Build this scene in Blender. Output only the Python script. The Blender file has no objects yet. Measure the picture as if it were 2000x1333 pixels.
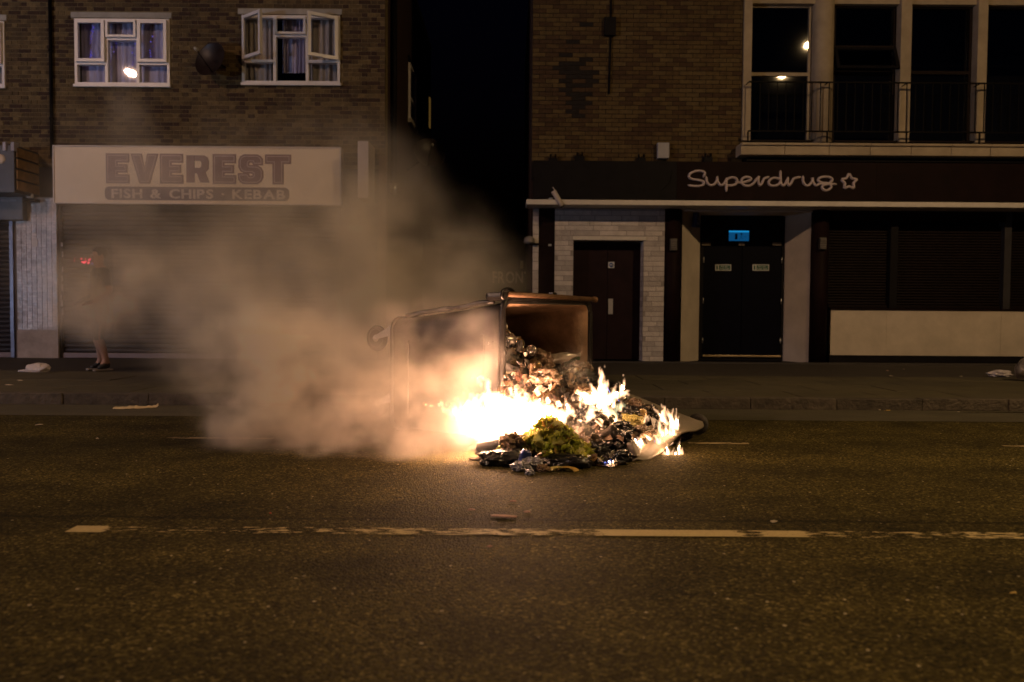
import bpy, bmesh, math, random
from mathutils import Vector, Matrix, Euler, noise

random.seed(7)
SC = bpy.context.scene
COL = SC.collection
PI = math.pi
R = math.radians

# ------------------------------------------------------------------ camera
F_PX = 1555.0
PITCH = math.atan(56.0 / F_PX)
ROLL = 0.0070
CAM_H = 1.0
cam_d = bpy.data.cameras.new('camera')
cam = bpy.data.objects.new('camera', cam_d)
COL.objects.link(cam)
cam_d.sensor_width = 36.0
cam_d.lens = 36.0 * F_PX / 2000.0
cam_d.clip_start = 0.05
cam_d.clip_end = 500.0
CAM_M = Matrix.Translation((0, 0, CAM_H)) @ Matrix.Rotation(PI / 2 - PITCH, 4, 'X') @ Matrix.Rotation(ROLL, 4, 'Z')
cam.matrix_world = CAM_M
cam_d.dof.use_dof = True
cam_d.dof.focus_distance = 6.2
cam_d.dof.aperture_fstop = 1.9
SC.camera = cam

# ------------------------------------------------------------------ world: night sky, the last trace of dusk
world = bpy.data.worlds.new("World")
SC.world = world
world.use_nodes = True
wn = world.node_tree.nodes
wl = world.node_tree.links
sky = wn.new('ShaderNodeTexSky')
sky.sky_type = 'NISHITA'
sky.sun_disc = False
sky.sun_elevation = R(-3.6)
sky.sun_rotation = R(160)
sky.air_density = 1.0
sky.dust_density = 0.5
sky.ozone_density = 3.0
bg = wn.get('Background') or wn.new('ShaderNodeBackground')
wl.new(sky.outputs[0], bg.inputs['Color'])
bg.inputs['Strength'].default_value = 0.05

LAMP_COL_A = (1.0, 0.60, 0.40)
LAMP_COL_B = (1.0, 0.64, 0.28)
LAMP_L = 2700.0
FIRE_L = 150.0
BLAZE_L = 330.0

SC.view_settings.view_transform = 'Standard'
SC.view_settings.look = 'None'
SC.view_settings.exposure = 0.0
SC.view_settings.gamma = 1.0
SC.view_settings.use_curve_mapping = False
SC.render.engine = 'CYCLES'
cy = SC.cycles
cy.use_denoising = True
cy.max_bounces = 6
cy.diffuse_bounces = 2
cy.glossy_bounces = 3
cy.transmission_bounces = 4
cy.volume_bounces = 4
cy.transparent_max_bounces = 24
cy.sample_clamp_indirect = 4.0
cy.volume_step_rate = 1.5
cy.volume_max_steps = 200
cy.caustics_reflective = False
cy.caustics_refractive = False


# ------------------------------------------------------------------ helpers
def ray(px, py):
    d = CAM_M.to_3x3() @ Vector(((px - 1000.0) / F_PX, -(py - 666.5) / F_PX, -1.0))
    return d


def at(px, py, Y):
    """point on the plane y = Y seen at photograph pixel (px, py)"""
    d = ray(px, py)
    return Vector((0, 0, CAM_H)) + d * (Y / d.y)


def on_ground(px, py, z=0.0):
    d = ray(px, py)
    return Vector((0, 0, CAM_H)) + d * ((z - CAM_H) / d.z)


def rect(x0, y0, x1, y1, Y):
    xm, ym = (x0 + x1) / 2, (y0 + y1) / 2
    return at(x0, ym, Y).x, at(x1, ym, Y).x, at(xm, y1, Y).z, at(xm, y0, Y).z


def PX(px, py, Y):
    return at(px, py, Y).x


def PZ(px, py, Y):
    return at(px, py, Y).z


# ------------------------------------------------------------------ materials
MATS = {}


def nt(name):
    m = bpy.data.materials.new(name)
    m.use_nodes = True
    t = m.node_tree
    p = t.nodes.get('Principled BSDF')
    return m, t, t.nodes, t.links, p


def mat(name, col, rough=0.7, metal=0.0, var=0.25, scale=6.0, bump=0.0, bscale=None, dirt=0.0, spec=0.5, stretch=(1, 1, 1), rnd=0.0):
    """plain procedural surface: base colour with noise variation, fine relief and optional dirt patches"""
    if name in MATS:
        return MATS[name]
    m, t, N, L, p = nt(name)
    tc = N.new('ShaderNodeNewGeometry')
    mp = N.new('ShaderNodeVectorMath'); mp.operation = 'MULTIPLY'
    mp.inputs[1].default_value = stretch
    L.new(tc.outputs['Position'], mp.inputs[0])
    n = N.new('ShaderNodeTexNoise'); n.inputs['Scale'].default_value = scale
    n.inputs['Detail'].default_value = 6; n.inputs['Roughness'].default_value = 0.62
    L.new(mp.outputs[0], n.inputs['Vector'])
    mx = N.new('ShaderNodeMix'); mx.data_type = 'RGBA'
    mx.inputs[6].default_value = (*[c * (1 - var) for c in col], 1)
    mx.inputs[7].default_value = (*[min(c * (1 + var), 1) for c in col], 1)
    cr = N.new('ShaderNodeMapRange'); cr.inputs[1].default_value = 0.3; cr.inputs[2].default_value = 0.7
    L.new(n.outputs['Fac'], cr.inputs[0]); L.new(cr.outputs[0], mx.inputs[0])
    out = mx.outputs[2]
    if dirt > 0:
        n2 = N.new('ShaderNodeTexNoise'); n2.inputs['Scale'].default_value = scale * 0.35
        n2.inputs['Detail'].default_value = 8
        L.new(tc.outputs['Position'], n2.inputs['Vector'])
        r2 = N.new('ShaderNodeMapRange'); r2.inputs[1].default_value = 0.5; r2.inputs[2].default_value = 0.75
        r2.inputs[4].default_value = dirt
        L.new(n2.outputs['Fac'], r2.inputs[0])
        m2 = N.new('ShaderNodeMix'); m2.data_type = 'RGBA'
        m2.inputs[7].default_value = (*[c * 0.35 for c in col], 1)
        L.new(r2.outputs[0], m2.inputs[0]); L.new(out, m2.inputs[6])
        out = m2.outputs[2]
    if rnd > 0:
        oi = N.new('ShaderNodeObjectInfo')
        hs = N.new('ShaderNodeHueSaturation')
        mr = N.new('ShaderNodeMapRange'); mr.inputs[3].default_value = 1 - rnd; mr.inputs[4].default_value = 1 + rnd
        L.new(oi.outputs['Random'], mr.inputs[0]); L.new(mr.outputs[0], hs.inputs['Value'])
        L.new(out, hs.inputs['Color']); out = hs.outputs[0]
    L.new(out, p.inputs['Base Color'])
    p.inputs['Roughness'].default_value = rough
    p.inputs['Metallic'].default_value = metal
    p.inputs['Specular IOR Level'].default_value = spec
    if bump > 0:
        nb = N.new('ShaderNodeTexNoise'); nb.inputs['Scale'].default_value = bscale or scale * 8
        nb.inputs['Detail'].default_value = 5
        L.new(mp.outputs[0], nb.inputs['Vector'])
        b = N.new('ShaderNodeBump'); b.inputs['Strength'].default_value = bump; b.inputs['Distance'].default_value = 0.02
        L.new(nb.outputs['Fac'], b.inputs['Height']); L.new(b.outputs[0], p.inputs['Normal'])
    MATS[name] = m
    return m


def emis(name, col, s):
    if name in MATS:
        return MATS[name]
    m, t, N, L, p = nt(name)
    p.inputs['Base Color'].default_value = (0.02, 0.02, 0.02, 1)
    p.inputs['Emission Color'].default_value = (*col, 1)
    p.inputs['Emission Strength'].default_value = s
    MATS[name] = m
    return m


def glass_mat(name, tint=(0.9, 0.92, 0.95), boost=1.0):
    if name in MATS:
        return MATS[name]
    m, t, N, L, p = nt(name)
    N.remove(p)
    o = N.get('Material Output')
    tr = N.new('ShaderNodeBsdfTransparent'); tr.inputs[0].default_value = (*tint, 1)
    gl = N.new('ShaderNodeBsdfGlossy'); gl.inputs['Roughness'].default_value = 0.02
    lw = N.new('ShaderNodeLayerWeight'); lw.inputs[0].default_value = 0.5
    p5 = N.new('ShaderNodeMath'); p5.operation = 'POWER'; p5.inputs[1].default_value = 5; L.new(lw.outputs['Facing'], p5.inputs[0])
    fr = N.new('ShaderNodeMath'); fr.operation = 'MULTIPLY_ADD'; fr.inputs[1].default_value = 0.9; fr.inputs[2].default_value = 0.045; L.new(p5.outputs[0], fr.inputs[0])
    mx = N.new('ShaderNodeMixShader')
    L.new(fr.outputs[0], mx.inputs[0]); L.new(tr.outputs[0], mx.inputs[1]); L.new(gl.outputs[0], mx.inputs[2])
    L.new(mx.outputs[0], o.inputs['Surface'])
    MATS[name] = m
    return m


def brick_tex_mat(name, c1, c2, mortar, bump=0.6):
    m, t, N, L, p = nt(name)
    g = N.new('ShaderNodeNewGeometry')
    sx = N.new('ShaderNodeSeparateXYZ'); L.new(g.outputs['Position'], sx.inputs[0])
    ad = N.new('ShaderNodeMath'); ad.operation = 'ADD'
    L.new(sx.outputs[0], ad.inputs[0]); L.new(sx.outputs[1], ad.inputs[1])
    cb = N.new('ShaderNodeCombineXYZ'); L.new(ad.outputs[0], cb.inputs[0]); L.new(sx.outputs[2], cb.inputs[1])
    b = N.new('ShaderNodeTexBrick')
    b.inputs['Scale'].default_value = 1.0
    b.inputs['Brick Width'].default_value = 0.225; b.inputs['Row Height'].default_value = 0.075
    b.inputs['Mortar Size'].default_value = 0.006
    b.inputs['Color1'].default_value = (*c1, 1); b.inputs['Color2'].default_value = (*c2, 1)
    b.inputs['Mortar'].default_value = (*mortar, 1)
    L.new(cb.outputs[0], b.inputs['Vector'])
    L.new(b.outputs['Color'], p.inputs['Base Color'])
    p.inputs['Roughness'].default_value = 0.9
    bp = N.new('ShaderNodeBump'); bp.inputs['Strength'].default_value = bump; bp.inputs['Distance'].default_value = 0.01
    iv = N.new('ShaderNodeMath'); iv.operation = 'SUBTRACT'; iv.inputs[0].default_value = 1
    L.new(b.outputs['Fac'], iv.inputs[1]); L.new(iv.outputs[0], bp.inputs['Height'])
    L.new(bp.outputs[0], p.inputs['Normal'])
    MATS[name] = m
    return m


def asphalt_mat(name, base=0.05, light=0.0):
    m, t, N, L, p = nt(name)
    g = N.new('ShaderNodeNewGeometry')
    pos = g.outputs['Position']
    # chippings
    v = N.new('ShaderNodeTexVoronoi'); v.inputs['Scale'].default_value = 95; L.new(pos, v.inputs['Vector'])
    v2 = N.new('ShaderNodeTexVoronoi'); v2.inputs['Scale'].default_value = 38; L.new(pos, v2.inputs['Vector'])
    sep = N.new('ShaderNodeSeparateColor'); L.new(v.outputs['Color'], sep.inputs[0])
    sep2 = N.new('ShaderNodeSeparateColor'); L.new(v2.outputs['Color'], sep2.inputs[0])
    ramp = N.new('ShaderNodeValToRGB')
    e = ramp.color_ramp.elements
    e[0].position = 0.0; e[0].color = (base * 0.24, base * 0.18, base * 0.03, 1)
    e[1].position = 1.0; e[1].color = (base * 3.3, base * 2.65, base * 0.95, 1)
    k = e.new(0.55); k.color = (base * 0.82, base * 0.63, base * 0.13, 1)
    k = e.new(0.93); k.color = (base * 1.65, base * 1.31, base * 0.36, 1)
    L.new(sep.outputs[0], ramp.inputs[0])
    # big pale chips
    gt = N.new('ShaderNodeMath'); gt.operation = 'GREATER_THAN'; gt.inputs[1].default_value = 0.985
    L.new(sep2.outputs[1], gt.inputs[0])
    lt = N.new('ShaderNodeMath'); lt.operation = 'LESS_THAN'; lt.inputs[1].default_value = 0.009
    lt.inputs[1].default_value = 0.25
    L.new(v2.outputs['Distance'], lt.inputs[0])
    an = N.new('ShaderNodeMath'); an.operation = 'MULTIPLY'
    L.new(gt.outputs[0], an.inputs[0]); L.new(lt.outputs[0], an.inputs[1])
    mx = N.new('ShaderNodeMix'); mx.data_type = 'RGBA'
    mx.inputs[7].default_value = (0.42, 0.36, 0.24, 1)
    L.new(an.outputs[0], mx.inputs[0]); L.new(ramp.outputs[0], mx.inputs[6])
    # wear: long streaks along the road and blotches
    st = N.new('ShaderNodeVectorMath'); st.operation = 'MULTIPLY'; st.inputs[1].default_value = (0.12, 1.1, 1)
    L.new(pos, st.inputs[0])
    n1 = N.new('ShaderNodeTexNoise'); n1.inputs['Scale'].default_value = 1.3; n1.inputs['Detail'].default_value = 5
    L.new(st.outputs[0], n1.inputs['Vector'])
    n2 = N.new('ShaderNodeTexNoise'); n2.inputs['Scale'].default_value = 2.3; n2.inputs['Detail'].default_value = 7
    L.new(pos, n2.inputs['Vector'])
    a1 = N.new('ShaderNodeMath'); a1.operation = 'ADD'; L.new(n1.outputs['Fac'], a1.inputs[0]); L.new(n2.outputs['Fac'], a1.inputs[1])
    mr = N.new('ShaderNodeMapRange'); mr.inputs[1].default_value = 0.7; mr.inputs[2].default_value = 1.3
    mr.inputs[3].default_value = 0.45; mr.inputs[4].default_value = 1.6
    L.new(a1.outputs[0], mr.inputs[0])
    mul = N.new('ShaderNodeMix'); mul.data_type = 'RGBA'; mul.blend_type = 'MULTIPLY'; mul.inputs[0].default_value = 1
    L.new(mx.outputs[2], mul.inputs[6]); L.new(mr.outputs[0], mul.inputs[7])
    sxyz = N.new('ShaderNodeSeparateXYZ'); L.new(pos, sxyz.inputs[0])
    n5 = N.new('ShaderNodeTexNoise'); n5.inputs['Scale'].default_value = 3.0; n5.inputs['Detail'].default_value = 6; L.new(pos, n5.inputs['Vector'])
    j1 = N.new('ShaderNodeMath'); j1.operation = 'MULTIPLY_ADD'; j1.inputs[1].default_value = 0.07; L.new(n5.outputs['Fac'], j1.inputs[0]); L.new(sxyz.outputs[1], j1.inputs[2])
    j2 = N.new('ShaderNodeMath'); j2.operation = 'SUBTRACT'; j2.inputs[1].default_value = 3.845; L.new(j1.outputs[0], j2.inputs[0])
    j3 = N.new('ShaderNodeMath'); j3.operation = 'ABSOLUTE'; L.new(j2.outputs[0], j3.inputs[0])
    j4 = N.new('ShaderNodeMapRange'); j4.inputs[1].default_value = 0.004; j4.inputs[2].default_value = 0.035; j4.inputs[3].default_value = 0.45; j4.inputs[4].default_value = 1.0
    L.new(j3.outputs[0], j4.inputs[0])
    mj = N.new('ShaderNodeMix'); mj.data_type = 'RGBA'; mj.blend_type = 'MULTIPLY'; mj.inputs[0].default_value = 1
    L.new(mul.outputs[2], mj.inputs[6]); L.new(j4.outputs[0], mj.inputs[7])
    L.new(mj.outputs[2], p.inputs['Base Color'])
    p.inputs['Roughness'].default_value = 0.85
    p.inputs['Specular IOR Level'].default_value = 0.16
    nb = N.new('ShaderNodeTexNoise'); nb.inputs['Scale'].default_value = 60; nb.inputs['Detail'].default_value = 4
    L.new(pos, nb.inputs['Vector'])
    iv = N.new('ShaderNodeMath'); iv.operation = 'MULTIPLY_ADD'; iv.inputs[1].default_value = -0.9
    L.new(v.outputs['Distance'], iv.inputs[0]); L.new(nb.outputs['Fac'], iv.inputs[2])
    b = N.new('ShaderNodeBump'); b.inputs['Strength'].default_value = 0.9; b.inputs['Distance'].default_value = 0.012
    L.new(iv.outputs[0], b.inputs['Height']); L.new(b.outputs[0], p.inputs['Normal'])
    MATS[name] = m
    return m


# ------------------------------------------------------------------ mesh builder
class MB:
    def __init__(self):
        self.v = []; self.f = []; self.mi = []; self.sm = []

    def add(self, vs, fs, mi=0, smooth=False):
        o = len(self.v)
        self.v += [Vector(a) for a in vs]
        for f in fs:
            self.f.append([o + i for i in f]); self.mi.append(mi); self.sm.append(smooth)
        return self

    def box(self, x0, x1, y0, y1, z0, z1, mi=0):
        vs = [(x, y, z) for z in (z0, z1) for y in (y0, y1) for x in (x0, x1)]
        fs = [(0, 2, 3, 1), (4, 5, 7, 6), (0, 1, 5, 4), (2, 6, 7, 3), (0, 4, 6, 2), (1, 3, 7, 5)]
        return self.add(vs, fs, mi)

    def bev(self, x0, x1, y0, y1, z0, z1, b=0.01, mi=0):
        """box with chamfered edges"""
        bm = bmesh.new()
        bmesh.ops.create_cube(bm, size=1)
        for v in bm.verts:
            v.co = Vector(((x0 + x1) / 2 + v.co.x * (x1 - x0), (y0 + y1) / 2 + v.co.y * (y1 - y0), (z0 + z1) / 2 + v.co.z * (z1 - z0)))
        b = min(b, 0.45 * min(x1 - x0, y1 - y0, z1 - z0))
        bmesh.ops.bevel(bm, geom=bm.edges[:], offset=b, segments=2, affect='EDGES', profile=0.6)
        return self.bm(bm, mi)

    def bm(self, bm, mi=0, smooth=False):
        bm.verts.index_update()
        self.add([v.co.copy() for v in bm.verts], [[v.index for v in f.verts] for f in bm.faces], mi, smooth)
        bm.free()
        return self

    def tube(self, pts, rad, n=10, mi=0, cap=True, flat=1.0, smooth=True):
        pts = [Vector(p) for p in pts]
        rads = rad if isinstance(rad, (list, tuple)) else [rad] * len(pts)
        vs, fs = [], []
        up = None
        for i, p in enumerate(pts):
            a = pts[max(i - 1, 0)]; b = pts[min(i + 1, len(pts) - 1)]
            d = (b - a).normalized() if (b - a).length > 1e-9 else Vector((0, 0, 1))
            if up is None:
                up = Vector((0, 0, 1)) if abs(d.z) < 0.9 else Vector((1, 0, 0))
            s = d.cross(up)
            if s.length < 1e-6:
                s = d.cross(Vector((0, 1, 0)))
            s.normalize(); up = s.cross(d).normalized()
            for k in range(n):
                t = 2 * PI * k / n
                vs.append(p + s * math.cos(t) * rads[i] + up * math.sin(t) * rads[i] * flat)
        for i in range(len(pts) - 1):
            for k in range(n):
                a = i * n + k; b = i * n + (k + 1) % n
                fs.append((a, b, b + n, a + n))
        if cap:
            fs.append(list(range(n))[::-1]); fs.append([(len(pts) - 1) * n + k for k in range(n)])
        return self.add(vs, fs, mi, smooth)

    def lathe(self, prof, n=20, axis='Z', c=(0, 0, 0), mi=0, smooth=True, M=None):
        vs, fs = [], []
        for r, h in prof:
            for k in range(n):
                t = 2 * PI * k / n
                q = Vector((r * math.cos(t), r * math.sin(t), h))
                if axis == 'Y': q = Vector((q.x, q.z, q.y))
                if axis == 'X': q = Vector((q.z, q.x, q.y))
                if M is not None: q = M @ q
                vs.append(q + Vector(c))
        for i in range(len(prof) - 1):
            for k in range(n):
                a = i * n + k; b = i * n + (k + 1) % n
                fs.append((a, b, b + n, a + n))
        if prof[0][0] > 1e-5: fs.append(list(range(n))[::-1])
        if prof[-1][0] > 1e-5: fs.append([(len(prof) - 1) * n + k for k in range(n)])
        return self.add(vs, fs, mi, smooth)

    def poly(self, pts, y0, y1, mi=0):
        """outline in x,z extruded from y0 (front) to y1"""
        n = len(pts)
        vs = [(x, y0, z) for x, z in pts] + [(x, y1, z) for x, z in pts]
        fs = [list(range(n)), list(range(n, 2 * n))[::-1]] + [(i, i + n, (i + 1) % n + n, (i + 1) % n) for i in range(n)]
        return self.add(vs, fs, mi)

    def build(self, name, mats, parent=None, world=True, loc=(0, 0, 0), rot=(0, 0, 0), recalc=True, label=None, kind=None):
        me = bpy.data.meshes.new(name)
        off = Vector(loc)
        if parent is not None and world:
            off = world_loc(parent)
        vs = [(v - off) if (world) else v for v in self.v]
        me.from_pydata([tuple(v) for v in vs], [], self.f)
        if not isinstance(mats, (list, tuple)): mats = [mats]
        for m in mats: me.materials.append(m)
        me.polygons.foreach_set('material_index', self.mi)
        me.polygons.foreach_set('use_smooth', self.sm)
        if recalc:
            bm = bmesh.new(); bm.from_mesh(me)
            bmesh.ops.recalc_face_normals(bm, faces=bm.faces)
            bm.to_mesh(me); bm.free()
        me.update()
        return link(name, me, parent, loc if parent is None or not world else (0, 0, 0), rot, label, kind)


def world_loc(o):
    v = Vector(o.location)
    while o.parent is not None:
        o = o.parent; v = v + Vector(o.location)
    return v


def link(name, me, parent=None, loc=(0, 0, 0), rot=(0, 0, 0), label=None, kind=None):
    o = bpy.data.objects.new(name, me)
    COL.objects.link(o)
    o.location = loc; o.rotation_euler = rot
    if parent is not None: o.parent = parent
    if label: o['label'] = label
    if kind: o['kind'] = kind
    return o


def thing(name, label, cat, loc=(0, 0, 0), rot=(0, 0, 0), group=None):
    o = bpy.data.objects.new(name, None)
    COL.objects.link(o)
    o.empty_display_size = 0.1
    o.location = loc; o.rotation_euler = rot
    o['label'] = label; o['category'] = cat
    if group: o['group'] = group
    return o


def tag(o, label, cat, group=None):
    o['label'] = label; o['category'] = cat
    if group: o['group'] = group
    return o


def copy_tree(o, parent=None):
    c = o.copy(); COL.objects.link(c)
    if parent is not None: c.parent = parent
    for ch in o.children: copy_tree(ch, c)
    return c


def box_part(name, m, parent, x0, x1, y0, y1, z0, z1, bev=0.0, label=None):
    b = MB()
    if bev > 0: b.bev(x0, x1, y0, y1, z0, z1, bev)
    else: b.box(x0, x1, y0, y1, z0, z1)
    return b.build(name, m, parent, label=label)


def text_mesh(body, size, depth, bold=0.0):
    cu = bpy.data.curves.new('txt', 'FONT')
    cu.body = body; cu.size = size; cu.extrude = depth; cu.offset = bold
    cu.resolution_u = 3
    o = bpy.data.objects.new('txt', cu); COL.objects.link(o)
    dg = bpy.context.evaluated_depsgraph_get(); dg.update()
    me = bpy.data.meshes.new_from_object(o.evaluated_get(dg))
    bpy.data.objects.remove(o); bpy.data.curves.remove(cu)
    return me


def letters(text, x0, x1, z0, z1, y, m, parent, bold=0.0, depth=0.006, name='letter'):
    """a line of flat raised letters on a wall facing -Y, fitted to the rectangle"""
    meshes, widths = [], []
    for ch in text:
        if ch == ' ':
            meshes.append(None); widths.append(0.32); continue
        me = text_mesh(ch, 1.0, 0.02, bold)
        xs = [v.co.x for v in me.vertices]
        meshes.append((me, min(xs))); widths.append(max(xs) - min(xs))
    gap = 0.09
    tot = sum(widths) + gap * (len(text) - 1)
    sx = (x1 - x0) / tot
    sz = (z1 - z0) / 0.73
    pl = world_loc(parent)
    x = x0
    for mm, w in zip(meshes, widths):
        if mm is not None:
            me, mn = mm
            for v in me.vertices:
                vx, vy, vz = v.co
                v.co = Vector((x + (vx - mn) * sx, y - depth * (0.5 + vz / 0.04), z0 + vy * sz)) - pl
            me.materials.append(m)
            link(name, me, parent)
        x += (w + gap) * sx


# ------------------------------------------------------------------ palette
M_CONC = mat('pale_concrete', (0.36, 0.33, 0.29), 0.85, var=0.2, scale=3, bump=0.3, dirt=0.5)
M_WHITE = mat('white_paint', (0.62, 0.58, 0.55), 0.55, var=0.1, scale=4, dirt=0.35)
M_UPVC = mat('white_plastic_frame', (0.74, 0.70, 0.70), 0.35, var=0.06, scale=3, dirt=0.2)
M_CREAM = mat('cream_render', (0.54, 0.47, 0.41), 0.8, var=0.12, scale=2.5, bump=0.15, dirt=0.3)
M_DARK = mat('dark_purple_paint', (0.011, 0.0048, 0.0050), 0.6, spec=0.08, var=0.3, scale=5, dirt=0.3)
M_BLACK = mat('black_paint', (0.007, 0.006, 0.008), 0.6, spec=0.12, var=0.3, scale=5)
M_NAVY = mat('navy_door_paint', (0.0022, 0.0022, 0.007), 0.45, var=0.3, scale=5, spec=0.06)
M_IRON = mat('black_iron', (0.004, 0.003, 0.004), 0.6, spec=0.08, var=0.3, scale=20)
M_STEEL = mat('galvanised_steel', (0.45, 0.45, 0.46), 0.4, metal=0.9, var=0.2, scale=20)
M_ALU = mat('brushed_plate', (0.42, 0.41, 0.43), 0.45, metal=0.3, var=0.1, scale=30)
M_SHUT = mat('shutter_brown', (0.020, 0.013, 0.013), 0.5, metal=0.0, spec=.22, var=0.25, scale=4, dirt=0.4, stretch=(1, 1, 4))
M_SHUTP = mat('shutter_purple', (0.008, 0.0042, 0.0045), 0.6, spec=0.12, var=0.25, scale=4, dirt=0.3)
M_GLASS = glass_mat('window_glass')
M_ROOM = mat('dark_room', (0.005, 0.0045, 0.005), 0.9, spec=0.1)
M_CURT = mat('net_curtain', (0.66, 0.58, 0.74), 0.9, var=0.15, scale=8, stretch=(6, 1, 0.6))
M_CURT2 = mat('beige_curtain', (0.42, 0.36, 0.32), 0.9, var=0.2, scale=8, stretch=(6, 1, 0.6))
M_BLUE = emis('blue_led', (0.20, 0.15, 1.0), 0.5)
M_RED = emis('red_led', (1.0, 0.05, 0.09), 2.2)
M_MORT_L = mat('grey_mortar', (0.190, 0.145, 0.075), 0.95, var=0.3, scale=9, bump=0.4)
M_MORT_R = mat('dark_mortar', (0.014, 0.007, 0.004), 0.95, var=0.3, scale=9, bump=0.4)
M_MORT_W = mat('painted_mortar', (0.30, 0.27, 0.27), 0.9, var=0.2, scale=9)

LB = [mat('stock_brick_a', (0.072, 0.045, 0.019), 0.9, var=0.35, scale=14, bump=0.5),
      mat('stock_brick_b', (0.106, 0.069, 0.028), 0.9, var=0.35, scale=14, bump=0.5),
      mat('stock_brick_c', (0.042, 0.020, 0.010), 0.9, var=0.35, scale=14, bump=0.5),
      mat('stock_brick_d', (0.138, 0.094, 0.039), 0.9, var=0.35, scale=14, bump=0.5)]
RB = [mat('yellow_brick_a', (0.095, 0.062, 0.022), 0.9, var=0.3, scale=14, bump=0.5),
      mat('yellow_brick_b', (0.080, 0.049, 0.018), 0.9, var=0.3, scale=14, bump=0.5),
      mat('yellow_brick_c', (0.058, 0.031, 0.013), 0.9, var=0.3, scale=14, bump=0.5),
      mat('yellow_brick_d', (0.108, 0.074, 0.030), 0.9, var=0.3, scale=14, bump=0.5),
      mat('sooted_brick', (0.014, 0.010, 0.009), 0.95, var=0.35, scale=14, bump=0.5)]
WB = [mat('white_brick_a', (0.50, 0.46, 0.46), 0.75, var=0.15, scale=10, bump=0.7, bscale=40),
      mat('white_brick_b', (0.42, 0.38, 0.38), 0.75, var=0.15, scale=10, bump=0.7, bscale=40),
      mat('white_brick_c', (0.56, 0.51, 0.50), 0.75, var=0.15, scale=10, bump=0.7, bscale=40)]

FY = 14.4      # plane of the facades across the street
PZ0 = 0.12     # pavement level
KERB_Y = 8.3


def wall_with_holes(name, m, parent, X0, X1, Z0, Z1, y0, y1, holes, mi_fn=None):
    xs = sorted({X0, X1} | {x for h in holes for x in h[:2] if X0 < x < X1})
    zs = sorted({Z0, Z1} | {z for h in holes for z in h[2:] if Z0 < z < Z1})
    bm = bmesh.new()
    grid = {}
    for i, x in enumerate(xs):
        for j, z in enumerate(zs):
            grid[i, j] = bm.verts.new((x, y0, z))
    for i in range(len(xs) - 1):
        for j in range(len(zs) - 1):
            cx, cz = (xs[i] + xs[i + 1]) / 2, (zs[j] + zs[j + 1]) / 2
            if any(h[0] < cx < h[1] and h[2] < cz < h[3] for h in holes): continue
            bm.faces.new((grid[i, j], grid[i + 1, j], grid[i + 1, j + 1], grid[i, j + 1]))
    for v in [v for v in bm.verts if not v.link_faces]: bm.verts.remove(v)
    front = bm.faces[:]
    ex = bmesh.ops.extrude_face_region(bm, geom=front)
    for g in ex['geom']:
        if isinstance(g, bmesh.types.BMVert): g.co.y = y1
    bmesh.ops.recalc_face_normals(bm, faces=bm.faces)
    b = MB(); b.bm(bm)
    return b.build(name, m, parent, recalc=False)


def brickwork(parent, X0, X1, Z0, Z1, Yf, holes, tints, L=0.215, H=0.065, J=0.010, bond='flemish', depth=0.05, max_parts=300, focus=None, tint_fn=None, rnd=None, minlen=0.03, name='brick'):
    """bricks laid as separate boxes, proud of the mortar; the nearest to focus as objects, the rest joined"""
    rnd = rnd or random.Random(3)
    out = []
    row = 0
    z = Z0
    while z < Z1 - 0.02:
        zt = min(z + H, Z1)
        x = X0
        k = row
        if bond == 'flemish':
            seq = [L, (L - J) / 2]
            x = X0 - (0.17 if row % 2 else 0.0)
        elif bond == 'stretcher':
            seq = [L]; x = X0 - (L / 2 if row % 2 else 0)
        else:
            seq = None; x = X0 - rnd.uniform(0, 0.3)
        i = 0
        while x < X1:
            w = seq[i % len(seq)] if seq else rnd.uniform(0.22, 0.52)
            a, b = max(x, X0), min(x + w, X1)
            segs = [(a, b)]
            for h in holes:
                if h[2] < (z + zt) / 2 < h[3]:
                    ns = []
                    for s in segs:
                        if s[1] <= h[0] or s[0] >= h[1]: ns.append(s); continue
                        if s[0] < h[0]: ns.append((s[0], h[0] - 0.004))
                        if s[1] > h[1]: ns.append((h[1] + 0.004, s[1]))
                    segs = ns
            for s in segs:
                if s[1] - s[0] > minlen:
                    out.append((s[0], s[1], z, zt))
            x += w + J; i += 1
        z += H + J; row += 1
    if focus:
        out.sort(key=lambda q: (abs((q[0] + q[1]) / 2 - focus[0]) + abs((q[2] + q[3]) / 2 - focus[1])))
    pl = world_loc(parent)
    cache = {}
    rest = MB()
    for n, (a, b, c, d) in enumerate(out):
        ti = tint_fn((a + b) / 2, (c + d) / 2, rnd) if tint_fn else rnd.randrange(len(tints))
        pr = rnd.uniform(0.004, 0.011)
        if n < max_parts:
            key = (ti, round(b - a, 3), round(d - c, 3))
            if key not in cache:
                w, h = (b - a) / 2, (d - c) / 2
                bb = MB(); bb.box(-w, w, 0, depth, -h, h)
                me = bpy.data.meshes.new(name)
                me.from_pydata([tuple(v) for v in bb.v], [], bb.f)
                me.materials.append(tints[ti]); me.update()
                cache[key] = me
            o = link(name, cache[key], parent, Vector(((a + b) / 2, Yf - pr, (c + d) / 2)) - pl)
        else:
            rest.box(a, b, Yf - pr, Yf + depth, c, d, ti)
    if rest.f:
        rest.build('brickwork', tints, parent, recalc=False, kind='stuff')


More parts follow.
